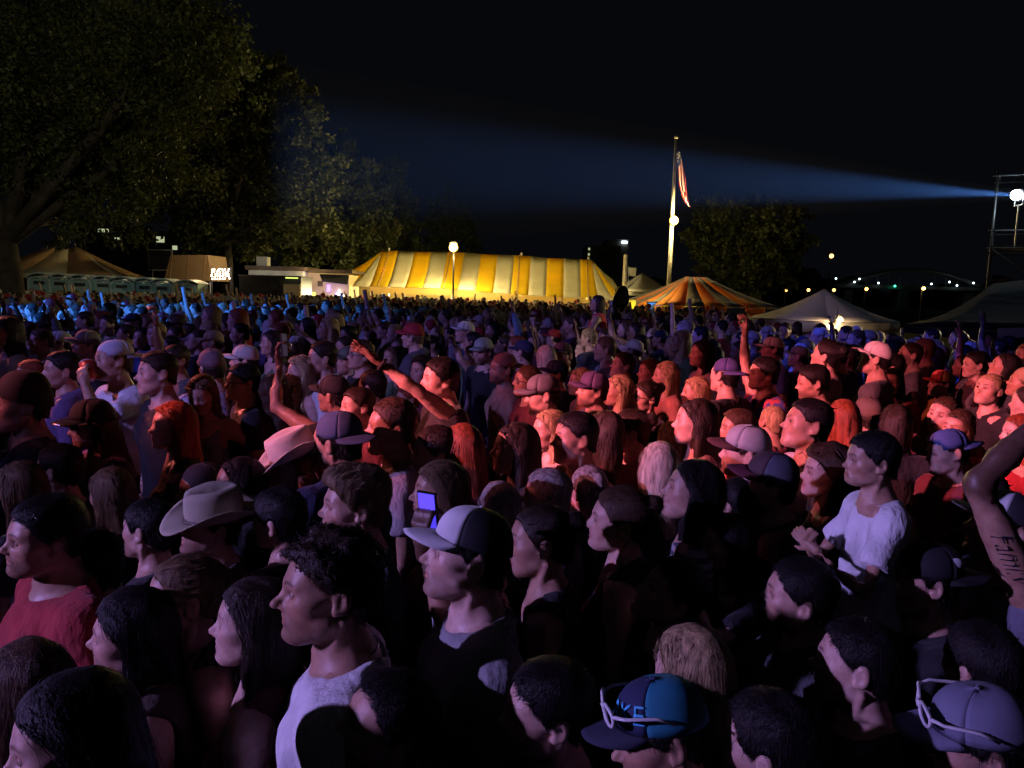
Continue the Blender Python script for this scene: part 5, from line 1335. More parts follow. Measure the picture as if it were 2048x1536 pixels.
P(602,745,62,85,'f',2,'curly',BL,None,'tank',TAN,'person in tan strap top in profile behind the white hoodie')
P(645,716,66,92,'m',0,'fade',DB,None,'hoodie',WH,'person in white hoodie in profile, upper left centre',pitch=2)
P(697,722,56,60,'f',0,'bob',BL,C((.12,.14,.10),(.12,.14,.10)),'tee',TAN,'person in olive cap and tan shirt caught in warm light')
P(722,710,60,70,'m',3,'short',BR,None,'tee',BC,'person in black shirt and thin glasses right of the olive cap',glasses=1,fat=1)
P(668,790,78,125,'m',0,'short',BK,C(BC,BC,BC),'tee',BC,'person in black shirt and black cap holding a phone up, turned away',pose='phonehigh',phone='dark')
P(745,775,70,130,'m',2,'short',BK,None,'tee',BC,'person in black shirt turned away behind the clean profile')
P(716,815,80,80,'m',5,'short',DB,None,'tee',MR,'person in maroon shirt facing left below the black cap')
P(882,758,86,84,'m',3,'short',BK,None,'tee',BC,'person in black T-shirt with pale back print reaching an arm up',pose='reach',beard=.6,print_='CTMPX',wrist=1)
P(845,742,60,50,'f',0,'bob',DB,None,'tee',MR,'person in dark red top just left of the reaching arm')
P(816,800,58,85,'m',5,'short',RD,None,'tee',MR,'small person in maroon shirt below the dark red top')
P(966,702,52,40,'m',0,'short',BK,C((.32,.38,.34),(.32,.38,.34)),'tee',BC,'person in pale green cap and black shirt facing camera',pitch=-4,beard=.5)
P(1005,738,62,62,'m',4,'fade',BK,C((.3,.12,.1),(.3,.12,.1),None,1),'tank',(.5,.3,.22),'person in backward red cap and tan vest',beard=.3)
P(1056,762,66,84,'m',3,'buzz',BR,None,'tee',MR,'person in maroon shirt and glasses, centre',glasses=1)
P(1086,790,80,92,'m',2,'short',BK,C((.14,.14,.17),(.12,.12,.15),(.14,.14,.17)),'pattern',(.22,.30,.45),'person in camouflage cap and blue check shirt looking down left',pitch=-8,tint2=(.6,.6,.66))
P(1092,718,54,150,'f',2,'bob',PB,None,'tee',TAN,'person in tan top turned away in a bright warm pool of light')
P(1125,712,54,30,'m',1,'short',BK,C((.10,.06,.06),(.10,.06,.06)),'tee',BC,'grinning person in dark cap and black shirt facing camera',smile=1)
P(1112,748,54,90,'m',0,'short',BK,C(BC,BC,BC),'tee',BC,'person in black cap just below the grinning person')
P(1186,780,72,80,'m',3,'short',BK,C(PUR,PUR,PUR),'tee',PUR,'bearded person in purple cap and purple shirt, centre right',beard=.9,pitch=4)
P(1238,782,66,90,'f',0,'longstraight',BL,None,'tank',(.5,.25,.15),'person in amber strap top with long loose hair, centre right',pitch=4)
P(1162,765,58,85,'f',2,'long',BL,None,'tee',(.4,.2,.1),'person in amber T-shirt left of the purple cap')
P(1246,732,54,70,'m',2,'short',DB,None,'tee',MR,'person in maroon shirt above the amber strap top',pitch=10)
P(1405,708,56,85,'f',0,'long',BK,None,'tee',(.3,.3,.34),'person in pale top with face caught in white light')
P(1332,752,58,90,'f',2,'long',BL,None,'tee',(.5,.2,.15),'person in coral top right of the glasses and black jacket')
P(1300,745,54,75,'f',1,'bob',BR,None,'tee',RC,'person in red top above the glasses and black jacket')
P(1392,785,62,88,'f',0,'long',BL,None,'tee',(.5,.22,.12),'person in orange top left of the blue cap')
P(1545,700,50,90,'m',1,'short',BK,C((.6,.6,.5),(.6,.6,.5)),'tee',BLU,'person in cream cap and blue shirt right of the raised fist')
P(1268,702,44,120,'m',0,'short',BK,C((.6,.58,.5),(.6,.58,.5)),'tee',DG,'person in cream cap turned away, upper centre right')
P(1480,705,44,80,'m',0,'buzz',BR,None,'tee',(.4,.2,.1),'person in rust shirt left of the raised fist')
P(490,722,62,110,'m',0,'short',BK,C((.55,.55,.50),(.5,.5,.48)),'tee',DG,'person in pale cap turned away left, upper left')
P(425,735,72,160,'m',3,'short',DB,C((.16,.10,.12),(.16,.10,.12)),'pattern',NV,'person in dark cap and speckled navy shirt turned away',tint2=(.5,.5,.6))
P(45,978,112,140,'f',0,'long',LB,None,'tee',DG,'person in dark grey turned away at the left edge, above the red shirt')
P(404,978,102,90,'m',0,'short',BK,C(BC,(.03,.03,.04),BC,1),'tee',BC,'person in backward black cap behind the tan cowboy hat')
P(480,968,108,100,'f',1,'longstraight',BK,None,'tee',BC,'person in black top with long loose hair behind the tan cowboy hat')
P(425,1052,128,86,'m',0,'short',BK,dict(kind='cowboy',col=(.42,.38,.28),tilt=16),'tee',BC,'person in tan cowboy hat with a curved brim, front left',pitch=10)
P(225,990,108,140,'f',0,'bob',LB,None,'tee',BC,'person in black turned away right of the left-edge grey top')
P(300,1060,120,130,'m',1,'short',BK,None,'tee',BC,'person in black turned away left of the tan cowboy hat')
P(190,1130,130,150,'m',3,'short',BK,None,'tee',(.16,.01,.015),'person in dark red shirt turned away right of the red shirt')
P(120,940,105,130,'m',2,'short',BK,None,'tee',BC,'person in black turned away below the silver-brimmed cap')
P(560,1040,130,125,'m',0,'short',BK,None,'tee',BC,'person in black between the tan cowboy hat and the ear-stud wearer')
P(820,1120,140,62,'m',2,'short',BK,None,'tee',(.02,.02,.035),'person in black holding a phone with purple screen',pose='phonehigh',phone='violet',wristpx=(846,1100),sfix=.85)
P(1480,1010,110,140,'m',0,'short',BK,None,'tee',BC,'person in black turned away below the maroon-brimmed cap')
P(1195,607,33,100,'f',0,'long',DB,None,'tank',(.6,.03,.04),'person in red crop top and pale shorts sitting up on shoulders above the crowd',child=2,pose='sideup')
# raised arms in the middle distance
for x, y, h, a, pose, lb in ((352, 720, 62, 60, 'fist', 'person in dark shirt raising a straight red-lit arm, left'), (690, 695, 44, 75, 'reach', 'person in dark shirt stretching an arm up left, above the white hoodie'), (945, 712, 42, 85, 'claphigh', 'person in grey shirt clapping both hands overhead'),
        (1090, 712, 36, 80, 'both', 'person with both arms up below the marquee middle'), (1280, 690, 40, 85, 'reach', 'person reaching one arm up right of the red crop top'), (40, 650, 32, 60, 'up', 'blue-lit person with one arm up at the far left'), (125, 655, 32, 40, 'both', 'blue-lit person with both arms spread up at the far left'),
        (545, 640, 26, 80, 'up', 'person with an arm up below the kiosk'), (1165, 700, 34, 70, 'up', 'person with an arm up right of the bright pool of light'), (862, 690, 38, 80, 'phonehigh', 'person holding a phone high above the black printed shirt'), (800, 672, 32, 75, 'reach', 'person stretching an arm left, below the middle of the marquee'), (1000, 668, 30, 80, 'both', 'person with hands up just left of centre, far middle'), (1115, 676, 30, 75, 'up', 'person with one hand up behind the bright pool of light'), (600, 655, 28, 70, 'reach', 'person reaching up left, below the kiosk lights'), (330, 640, 26, 70, 'up', 'blue-lit person with an arm up below the canvas stall'), (1320, 680, 30, 85, 'up', 'person with an arm up beyond the coral top'), (180, 645, 28, 60, 'up', 'blue-lit person with an arm up, below the toilets'), (770, 660, 32, 70, 'phonehigh', 'person in pale cap holding up a phone, far middle')):
    P(x, y, h, a, 'm', 0, 'short', DB, None, 'tee', DG, lb, pose=pose, **({'phone': 'dark'} if 'phone' in pose else {}))

# ---------------------------------------------------------------- placement
def solve(x, y, h, zb=0.0):
    d = ray(x, y); A = .245*F_PX/(h*HZ)
    t = A*(CAM[2] - zb)/(1 - A*d[2])
    s = (CAM[2] + t*d[2] - zb)/HZ
    return t, s
for q in PEOPLE:
    zb = 0.0
    if q.get('child') == 1: zb = .62
    if q.get('child') == 2: zb = .55
    t, s = solve(q['x'], q['y'], q['h'], zb)
    s_ = min(max(s, .86), 1.14) if not q.get('child') else s
    if s_ != s:     # keep a human height: slide along the line of sight instead
        d = ray(q['x'], q['y']); t = (HZ*s_ + zb - CAM[2])/d[2]
    if 76 <= q['a'] <= 116: q['a'] -= 9
    s_ = q.get('sfix', s_)
    q['pos'] = CAM + ray(q['x'], q['y'])*t; q['s'] = s_; q['zb'] = zb; q['depth'] = t
# fillers between and behind them
rf = np.random.RandomState(11)
def project(p):
    d = p - CAM; w_ = d @ fwd
    return 1024 + F_PX*(d @ rgt)/w_, 768 - F_PX*(d @ upv)/w_, w_
hand = [(q['pos'][0], q['pos'][1], q['x'], q['y'], q['h']) for q in PEOPLE]
hx = np.array([h[:2] for h in hand]); hp = np.array([h[2:] for h in hand])
FILL = []
CR_FAR = lambda px: float(np.interp(px, [-200, 330, 480, 700, 1240, 1290, 1440, 1505, 1530, 1780, 1815, 2250], [33, 35, 36, 43, 42, 29, 26, 18, 15, 14.5, 12.2, 11.6]))
yy = 1.7
while yy < 43:
    sp_ = .52 if yy < 12 else (.57 if yy < 24 else .72)
    half = .70*yy + 1.2
    xx = -half + rf.rand()*sp_
    while xx < half:
        px_, py_ = xx + rf.normal()*.10, yy + rf.normal()*.09
        s = float(np.clip(rf.normal(1.0, .045), .88, 1.12))
        hpx, hpy, w_ = project(np.array([px_, py_, HZ*s])); hh_ = .245*s*F_PX/w_
        ok = -60 < hpx < 2110 and py_ < CR_FAR(hpx)
        if ok:
            dd = np.hypot(hx[:, 0] - px_, hx[:, 1] - py_).min()
            if dd < (.33 if yy < 9 else .28): ok = False
            sep = np.hypot(hp[:, 0] - hpx, hp[:, 1] - hpy)/((hp[:, 2] + hh_)/2)
            if yy < 10 and sep.min() < .70: ok = False
            if yy < 3.6 and sep.min() < 1.35: ok = False
            if yy < 2.6 or hpy > 1560: ok = False
        if ok: FILL.append(dict(x=hpx, y=hpy, h=hh_, pos=np.array([px_, py_, HZ*s]), s=s, depth=w_))
        xx += sp_*(1 + rf.normal()*.06)
    yy += sp_*.92
FILL.sort(key=lambda q: -q['h'])
NIND = 300 - len(PEOPLE)
IND, FAR = FILL[:NIND], FILL[NIND:]
SHIRTS = [('black', BC), ('black', BC), ('charcoal', DG), ('dark grey', (.12,.12,.13)), ('grey', GY), ('white', WH), ('navy', NV), ('maroon', MR), ('red', RC), ('dark green', GRN), ('blue', BLU), ('tan', TAN), ('purple', PUR)]
IND.sort(key=lambda q: q['y'])
rows = [IND[i:i+16] for i in range(0, len(IND), 16)]
ORD = ['first','second','third','fourth','fifth','sixth','seventh','eighth','ninth','tenth','eleventh','twelfth','thirteenth','fourteenth','fifteenth','sixteenth']
for ri, row in enumerate(rows):
    for k, q in enumerate(sorted(row, key=lambda q: q['x'])):
        sx_ = 'f' if rf.rand() < .48 else 'm'
        cn_, cc_ = SHIRTS[rf.randint(len(SHIRTS))] if q['depth'] > 4.5 else SHIRTS[rf.randint(4)]
        hat = None; hn = ''
        if sx_ == 'm' and rf.rand() < .42:
            hc_n, hc_ = [('black', BC), ('white', (.6,.6,.6)), ('navy', NV), ('red', RC), ('grey', GY), ('tan', TAN)][rf.randint(6)]
            if q['depth'] < 5: hc_n, hc_ = 'black', BC
            back = rf.rand() < .3; hat = C(hc_, hc_, hc_, 1 if back else 0); hn = ' and %s%s cap' % ('backward ' if back else '', hc_n)
        style = ['long', 'longstraight', 'bun', 'bob', 'long', 'pony'][rf.randint(6)] if sx_ == 'f' else ['short', 'fade', 'buzz', 'quiff', 'short'][rf.randint(5)]
        pose = None; pn = ''
        if q['depth'] > 8 and rf.rand() < .05: pose = ['up', 'fist', 'phonehigh', 'both'][rf.randint(4)]; pn = ', arm raised'
        kind = ('tank' if rf.rand() < .4 else 'tee') if sx_ == 'f' else ('hoodie' if rf.rand() < .1 else 'tee')
        if pn: hn = ''
        lb = 'person in %s %s%s%s, %s from left, %s row from back' % (cn_, {'tank': 'tank top', 'tee': 'shirt', 'hoodie': 'hoodie'}[kind], hn, pn, ORD[k], ORD[min(ri, 15)])
        q['short'] = 'dim raised phone held by the %s person from left, %s row from back' % (ORD[k], ORD[min(ri, 15)])
        q.update(a=float(np.clip(rf.normal(92, 24), 20, 170)), sex=sx_, v=rf.randint(6 if sx_ == 'm' else 4), style=style, hc=[BK, DB, BR, LB, BL, RD][rf.choice(6, p=[.3, .25, .17, .1, .12, .06])], hat=hat, shirt=kind, sc=cc_, label=lb, pitch=float([0, 4, 10][rf.randint(3)]), pose=pose, zb=0.0)
        if pn: q['hat'] = None
        if pose == 'phonehigh': q['phone'] = 'dark'
ALL = PEOPLE + IND
# ---------------------------------------------------------------- prototype geometry, made in parallel
def conf(q):
    lod = 0 if q['h'] >= 118 else (1 if q['h'] >= 50 else 2)
    v = q['v'] if lod == 0 else (q['v'] % 4 if lod == 1 else q['v'] % 2)
    if lod == 2 and q.get('pose'): v = 0; q['sex'] = 'm'
    c = dict((MALE if q['sex'] == 'm' else FEMALE)[v % (6 if q['sex'] == 'm' else 4)])
    pit = q.get('pitch', 3)
    if lod == 2: pit = 4
    elif lod == 1: pit = 10*round((pit - 3)/10) + 3
    c['pitch'] = pit
    c['yaw'] = {'m': [12, -8, 6, -4, 10, -10], 'f': [-10, 8, -6, 12]}[q['sex']][v % 4]
    if lod < 2 and v == 1: c['smile'] = .6
    if lod < 2 and v == 3: c['open'] = .25
    if lod < 2: c['roll'] = [5, -5, 1, 7, -3, 2][v % 6]
    if q.get('pose'): c.update(POSES[q['pose']])
    if q.get('child') == 1: c.update(sw=.64, ath=.64, hs=.80, kid=.68, jl=.90)
    for k in ('smile', 'open', 'fat', 'hl'):
        if k in q: c[k] = q[k]
    if lod == 0 and q['sex'] == 'm' and not q.get('child'): q.setdefault('beard', .3)
    if q.get('beard') and lod < 2: c['beard'] = (round(q['beard']*2)/2 or .4) if lod == 0 else .8
    return c, lod
jobs = {}
def need(key, fn, *a, **k):
    if key not in jobs: jobs[key] = (fn, a, k)
    return key
def freeze(c): return tuple(sorted((k, str(v)) for k, v in c.items()))
for q in ALL:
    c, lod = conf(q); q['lod'] = lod; q['c'] = c
    hatflag = 0 if not q['hat'] else (2 if q['hat']['kind'] == 'cowboy' else 1)
    q['kb'] = need(('body', freeze(c), lod), body_mesh, 'body', c, [.0052, .0092, .016][lod], lod)
    cs = {k: v for k, v in c.items() if k in ('fem', 'sw', 'fat', 'arms', 'ath', 'kid')}
    kind = {'stripe': 'tee', 'pattern': 'tee'}.get(q['shirt'], q['shirt'])
    q['ks'] = need(('shirt', freeze(cs), kind, lod), shirt_mesh, 'shirt', cs, kind, [.0145, .024, .036][lod], 1 + len(jobs) % 7)
    ch = {k: v for k, v in c.items() if k in ('fem', 'fw', 'pitch', 'yaw', 'hl', 'roll')}
    if hatflag: ch['hat'] = hatflag
    st = q['style']
    if lod == 2: st = {'quiff': 'short', 'bun': 'short', 'bob': 'long', 'pony': 'longstraight', 'shortcurl': 'short', 'curly': 'long', 'buzz': 'fade'}.get(st, st)
    if hatflag and st in ('quiff', 'shortcurl'): st = 'short'
    if st in ('curly', 'longstraight', 'long') and q['v'] >= 2 and 'hl' not in ch: ch['hl'] = .38
    q['kh'] = need(('hair', freeze(ch), st, lod), hair_mesh, 'hair', ch, st, n=[2300, 170, 0][lod], K=[3, 3, 3][lod], seed=len(jobs) % 9, width=[.0020, .006, .01][lod], lod=lod)
    q['kt'] = need(('trousers', q['sex']), trousers_mesh, 'trousers', dict(fem=q['sex'] == 'f'))
def run(item):
    k, (fn, a, kw) = item
    return k, fn(*a, **kw)
with ThreadPoolExecutor(4) as ex: GEO = dict(ex.map(run, jobs.items()))
MESH = {}
MATOF = {'body': 'skin', 'shirt': 'cloth', 'hair': 'hair', 'trousers': 'cloth'}
ntri = 0
for k, (v, f, col) in GEO.items():
    MESH[k] = mesh_from(k[0], v, f, MATS[MATOF[k[0]]], col); ntri += 2*len(f)
print('prototypes', len(GEO), 'tris', ntri, 'time', round(time.time() - T0, 1))
CAPS = {l: {k: clean(*g) for k, g in cap_parts(0, l).items()} for l in (0, 1)}
COWB = {k: clean(*g) for k, g in cowboy_parts().items()}
GLAT = {k: clean(*g) for k, g in glasses_parts(t=.0038).items()}
GLAS = {k: clean(*g) for k, g in glasses_parts().items()}
BEAN = clean(*beanie_geo())
HATCACHE = {}
def headgeo(key, geo, c, mat, turn=0, tilt=0, smooth=True):
    kk = (key, c.get('pitch'), c.get('yaw'), c.get('roll'), turn, tilt, mat)
    if kk not in HATCACHE:
        v = np.array(geo[0], F4).copy()
        if turn: v = (v - V(0, .008, 0))*V(-1, -1, 1) + V(0, .008, 0)
        if tilt: v = (v - V(0, 0, .03)) @ rotm(0, math.radians(tilt)).T + V(0, 0, .03)
        HATCACHE[kk] = mesh_from(key[0] if isinstance(key, tuple) else key, head_to_body(v, c), geo[1], MATS[mat], smooth=smooth)
    return HATCACHE[kk]
simple_mat('sequins', (.8, .82, .9), .18, .9, 260, .6, .002)
simple_mat('ink', (.02, .02, .05), .6); simple_mat('print_pale', (.45, .40, .45), .8); simple_mat('letter_cyan', (.05, .45, .75), .7); simple_mat('cup_red', (.55, .03, .02), .4); simple_mat('can_green', (.15, .45, .18), .3, .3)
simple_mat('screen_violet', (.2, .15, .9), .3, 0, None, 0, 0, (.10, .06, 1.0), .9); simple_mat('screen_dim', (.2, .2, .4), .3, 0, None, 0, 0, (.35, .35, .8), .04); simple_mat('badge_grey', (.4, .4, .42), .7); simple_mat('logo_dark', (.10, .02, .03), .7)
simple_mat('screen_fire', (.3, .05, .02), .3, 0, None, 0, 0, (1.0, .18, .03), .9); simple_mat('screen_gold', (.8, .6, .2), .3, 0, None, 0, 0, (1.0, .7, .2), 3.0); simple_mat('screen_black', (.01, .01, .012), .15)
def text_geo(body, size, shear=0.0, extrude=.0015, thin=0.0):
    cu = bpy.data.curves.new('text', 'FONT'); cu.body = body; cu.size = size; cu.align_x = 'CENTER'; cu.align_y = 'CENTER'; cu.shear = shear; cu.extrude = extrude; cu.resolution_u = 3; cu.offset = thin
    o = bpy.data.objects.new('text', cu); COL.objects.link(o); dg = bpy.context.evaluated_depsgraph_get(); me = o.evaluated_get(dg).to_mesh()
    v = np.array([vv.co[:] for vv in me.vertices], F4); f = [list(p.vertices) for p in me.polygons]
    o.evaluated_get(dg).to_mesh_clear(); bpy.data.objects.remove(o); bpy.data.curves.remove(cu); return v, f
def hand_frame(c, s):
    a, b_, w = arm_pts(c, s); z = (w - b_)/np.linalg.norm(w - b_); side = 'R' if s < 0 else 'L'
    hd = c.get('hdir', {}).get(side)
    if hd is not None: z = np.array(hd, F4)/np.linalg.norm(hd)
    pal = np.array(c.get('palm', {}).get(side, (0, -1, .1)), F4); y = -(pal - z*(pal @ z)); y /= np.linalg.norm(y); x = np.cross(y, z)
    return np.stack([x, y, z], 1), w
def tint(o, col, col2=None):
    o['tint'] = [float(x) for x in col]
    if col2: o['tint2'] = [float(x) for x in col2]
rp = np.random.RandomState(5)
def place_person(q):
    c, lod = q['c'], q['lod']
    phi = math.atan2(q['pos'][0], q['pos'][1])
    yaw = c.get('yaw', 0)
    e = obj('person', None, None, (float(q['pos'][0]), float(q['pos'][1]), q['zb']), None, q['label'], 'person' if q.get('child') != 1 else 'person', 'people in the concert crowd')
    s = q['s']; rz = -phi - math.radians(q['a']) - math.radians(yaw)
    ln = (math.radians(rp.normal()*2.0), math.radians(rp.normal()*2.0)) if 'short' in q else (0, 0)
    e.rotation_euler = (ln[0], ln[1], rz); e.scale = (s, s, s)
    # the head sits off the body axis: shift so the head centre lands on its pixel
    hc = head_to_body(np.zeros((1, 3), F4), c)[0]*s
    e.location.x -= math.cos(rz)*hc[0] - math.sin(rz)*hc[1]; e.location.y -= math.sin(rz)*hc[0] + math.cos(rz)*hc[1]
    e.location.z += q['pos'][2] - q['zb'] - hc[2] if lod < 2 else 0
    if q.get('wristpx'):
        e.location.z = 0
        w_ = arm_pts(c, 1)[2]*s; wx = math.cos(rz)*w_[0] - math.sin(rz)*w_[1]; wy = math.sin(rz)*w_[0] + math.cos(rz)*w_[1]
        d_ = ray(*q['wristpx']); p_ = CAM + d_*((w_[2] - CAM[2])/d_[2]); e.location.x = p_[0] - wx; e.location.y = p_[1] - wy
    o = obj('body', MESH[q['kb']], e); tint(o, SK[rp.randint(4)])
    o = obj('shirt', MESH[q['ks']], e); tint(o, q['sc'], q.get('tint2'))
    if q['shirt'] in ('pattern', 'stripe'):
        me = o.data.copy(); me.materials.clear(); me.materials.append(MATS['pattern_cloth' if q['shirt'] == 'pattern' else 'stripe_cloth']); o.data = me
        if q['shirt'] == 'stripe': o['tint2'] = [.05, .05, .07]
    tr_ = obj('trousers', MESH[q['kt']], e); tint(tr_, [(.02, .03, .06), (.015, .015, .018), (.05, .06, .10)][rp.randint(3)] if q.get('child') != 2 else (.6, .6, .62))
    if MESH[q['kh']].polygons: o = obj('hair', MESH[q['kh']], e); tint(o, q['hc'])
    H = q['hat']
    if H and H['kind'] == 'cap':
        cp_ = None
        L = CAPS[0 if lod == 0 else 1]
        base = obj('cap', headgeo(('cap', 'back', lod), L['back'], c, 'cap_cloth', H['turn']), e); tint(base, H['back'])
        for nm, key, col in (('front_panel', 'front', H['front']), ('brim', 'brim', H['brim']), ('button', 'button', H['front'])):
            if lod == 2 and key == 'button': continue
            mt = 'sequins' if (q.get('sequin') and key == 'brim') else 'cap_cloth'
            o = obj(nm, headgeo((nm, key, lod), L[key], c, mt, H['turn']), base); tint(o, col)
        if q.get('text'):
            v, f = text_geo(q['text'], .058, 0, .001)
            w_ = [cap_crown_pt(.50 + x/.088, .30 + y/.14) for x, y, z in v]
            w_ = np.array(w_, F4); n_ = w_ - V(0, .008, .05); n_ /= np.linalg.norm(n_, axis=1, keepdims=True); w_ = w_ + n_*(.0048 + v[:, 2:3])
            o = obj('lettering', mesh_from('lettering', head_to_body(w_, c), f, MATS['letter_cyan'], smooth=False), base)
        if q.get('badge'):
            th = math.pi*.60; p = np.array(cap_crown_pt(th, .35), F4)*V(-1, 1, 1) if False else np.array(cap_crown_pt(math.pi + .9, .40), F4)
            o = obj('badge', mesh_from('badge', *clean(*(lambda g: (head_to_body((g[0]*V(.35, 1, 1) + p)*V(-1, 1, 1) if H['turn'] else g[0] + p, c), g[1]))(ball((0, 0, 0), .020, 10, 6))), MATS['badge_grey']), base)
    if H and H['kind'] == 'beanie': o = obj('beanie', headgeo('beanie', BEAN, c, 'cap_cloth'), e); tint(o, H['col'])
    if H and H['kind'] == 'cowboy':
        base = obj('cowboy_hat', headgeo('cowboy_hat', COWB['crown'], c, 'cap_cloth', 0, H['tilt']), e); tint(base, H['col'])
        o = obj('brim', headgeo('brim', COWB['brim'], c, 'cap_cloth', 0, H['tilt']), base); tint(o, H['col'])
        o = obj('hat_band', headgeo('hat_band', COWB['band'], c, 'cap_cloth', 0, H['tilt']), base); tint(o, tuple(x*.4 for x in H['col']))
    if q.get('glasses'):
        g = obj('glasses', headgeo('glasses', GLAS['frame'], c, 'dark_plastic'), e); obj('lens', headgeo('lens', GLAS['lens'], c, 'clear_lens'), g)
    if q.get('shades'):
        k = q['shades']; up_, bk, tl = {1: (.088, .034, 38), 2: (.088, -.006, 6), 3: (.088, -.004, 8)}[k]
        def lift(v): return (np.array(v, F4) - V(0, -.098, 0)) @ rotm(0, -math.radians(tl)).T + V(0, -.098 + bk, up_)
        sc_ = V(1.18, 1.12, 1) if k > 1 else V(1.05, 1, 1)
        g = obj('sunglasses', mesh_from('sunglasses', head_to_body(lift((GLAT if k > 1 else GLAS)['frame'][0])*sc_, c), (GLAT if k > 1 else GLAS)['frame'][1], MATS['white_plastic' if k > 1 else 'dark_plastic']), e)
        obj('lens', mesh_from('lens', head_to_body(lift(GLAS['lens'][0])*sc_, c), GLAS['lens'][1], MATS['lens']), g)
    if q.get('chain'):
        a = np.linspace(0, 2*math.pi, 40)[:-1]
        pts = np.stack([.066*np.sin(a), .028 - .062*np.cos(a)*1.05, 1.482 - .022*np.cos(a)], 1)
        if q['sex'] == 'f': pts = pts*V(.95, 1, 1) + V(0, 0, -.008)
        obj('necklace', mesh_from('necklace', *clean(*tube_geo(pts, .0022, 6, closed=True)), MATS['chain_metal']), e)
    if q.get('stud'):
        p = V(.083 if q['sex'] == 'm' else .05, .004 if q['sex'] == 'm' else .105, -.026 if q['sex'] == 'm' else .05)
        obj('ear_stud', mesh_from('ear_stud', *clean(*(lambda g: (head_to_body(g[0], c), g[1]))(ball(p, .005, 8, 5))), MATS['chain_metal']), e)
    if q.get('wrist'):
        for s_ in ((-1,) if q.get('child') else (1,)):
            a, b_, w = arm_pts(c, s_); d_ = (w - b_)/np.linalg.norm(w - b_); p = w - d_*.03
            x_ = np.cross(d_, V(0, 0, 1)); x_ /= np.linalg.norm(x_); y_ = np.cross(d_, x_); an = np.arange(14)*2*math.pi/14
            obj('wristband', mesh_from('wristband', *clean(*tube_geo([p + .032*(math.cos(t)*x_ + math.sin(t)*y_) for t in an], .009, 6, closed=True)), MATS['black_cloth']), e)
    if q.get('logo'):
        g = solidify(*grid_geo(np.array([[(r_*math.cos(t) + .06, -.128 - .0 + .15*(r_*math.cos(t) + .06)**2, 1.30 + r_*math.sin(t)) for r_ in (.018, .030)] for t in np.linspace(0, 2*math.pi, 20)], F4)), .004)
        obj('chest_logo', mesh_from('chest_logo', *clean(*g), MATS['logo_dark']), e)
    if q.get('print_'):
        v, f = text_geo(q['print_'], .085, .1, .002)
        obj('shirt_print', mesh_from('shirt_print', np.stack([.155 - .25*(v[:, 0]*0) + v[:, 2], v[:, 0]*.9 + .01, 1.22 + v[:, 1]], 1) + V(.045, 0, 0), f, MATS['print_pale'], smooth=False), e)
    if q.get('tattoo'):
        v, f = text_geo(q['tattoo'], .078, .45, .0004, -.0012)
        a, b_, w = arm_pts(c, 1); ax = (a - b_); Ln = np.linalg.norm(ax); ax = ax/Ln
        o1 = np.cross(ax, V(0, 1, 0)); o1 /= np.linalg.norm(o1); o2 = np.cross(ax, o1)
        if o1[0] < 0: o1 = -o1
        if o2[1] > 0: pass
        u = .50 + v[:, 0]/Ln*.85; ang = -v[:, 1]/.050 + .35
        base_ = b_ + ax*(u*Ln)[:, None]
        def surf(dirs):
            r_ = np.full(len(v), .03, F4)
            for _ in range(12): r_ = r_ - arm_sdf(base_ + dirs*r_[:, None], c, 1)*.9
            return r_
        tang = np.cross(ax, o1); dirs = np.cos(ang)[:, None]*o1 + np.sin(ang)[:, None]*tang
        r_ = surf(dirs)
        obj('tattoo', mesh_from('tattoo', base_ + dirs*(r_ + .0012 + v[:, 2]*0)[:, None], f, MATS['ink'], smooth=False), e)
    # held things are separate top-level objects
    M = Matrix.Translation(e.location) @ e.rotation_euler.to_matrix().to_4x4() @ Matrix.Scale(s, 4)
    def held(name, label, cat, parts, s_):
        R, w = hand_frame(c, s_)
        t = obj(name, None, None, None, None, label, cat)
        Mh = Matrix(((R[0, 0], R[0, 1], R[0, 2], w[0]), (R[1, 0], R[1, 1], R[1, 2], w[1]), (R[2, 0], R[2, 1], R[2, 2], w[2]), (0, 0, 0, 1)))
        t.matrix_world = M @ Mh
        for n_, g, mt in parts: obj(n_, mesh_from(n_, *clean(*g), MATS[mt], smooth=n_ in ('can_body', 'cup_body')), t)
    if q.get('phone'):
        s_ = -1 if q.get('pose') == 'phone' else 1
        scr = {'fire': 'screen_black', 'violet': 'screen_violet', 'dark': 'screen_dim'}[q['phone']]
        parts = [('case', box_geo((0, -.040, .105), (.074, .009, .150)), 'dark_plastic'), ('screen', box_geo((0, -.0452 if q['phone'] != 'x' else 0, .105), (.066, .0025, .138)), scr), ('screen', box_geo((0, -.0348, .105), (.066, .0025, .138)), scr)]
        if q['phone'] == 'fire':
            for k in range(7): parts.append(('picture_line', box_geo((-.008 + .012*math.sin(k*2.1), -.0328, .07 + k*.011), (.020 + .014*(k % 3), .0012, .004)), ['screen_gold', 'screen_fire', 'screen_fire'][k % 3]))
        held('phone', {'fire': 'tilted phone showing orange flecks held by the dark-jacketed person', 'violet': 'phone with a glowing purple screen behind the white-fronted cap', 'dark': q.get('short') or 'raised dim phone of the ' + ' '.join(q['label'].replace(',', '').split()[:9])}[q['phone']], 'phone', parts, s_)
    if q.get('can'):
        held('drink_can', 'green drink can held by the red-lit person in black', 'can', [('can_body', tube_geo([(0, -.045, .06), (0, -.045, .065), (0, -.045, .17), (0, -.045, .176)], [.024, .031, .031, .026], 14), 'can_green'), ('lid', tube_geo([(0, -.045, .177), (0, -.045, .179)], .025, 14), 'steel')], -1)
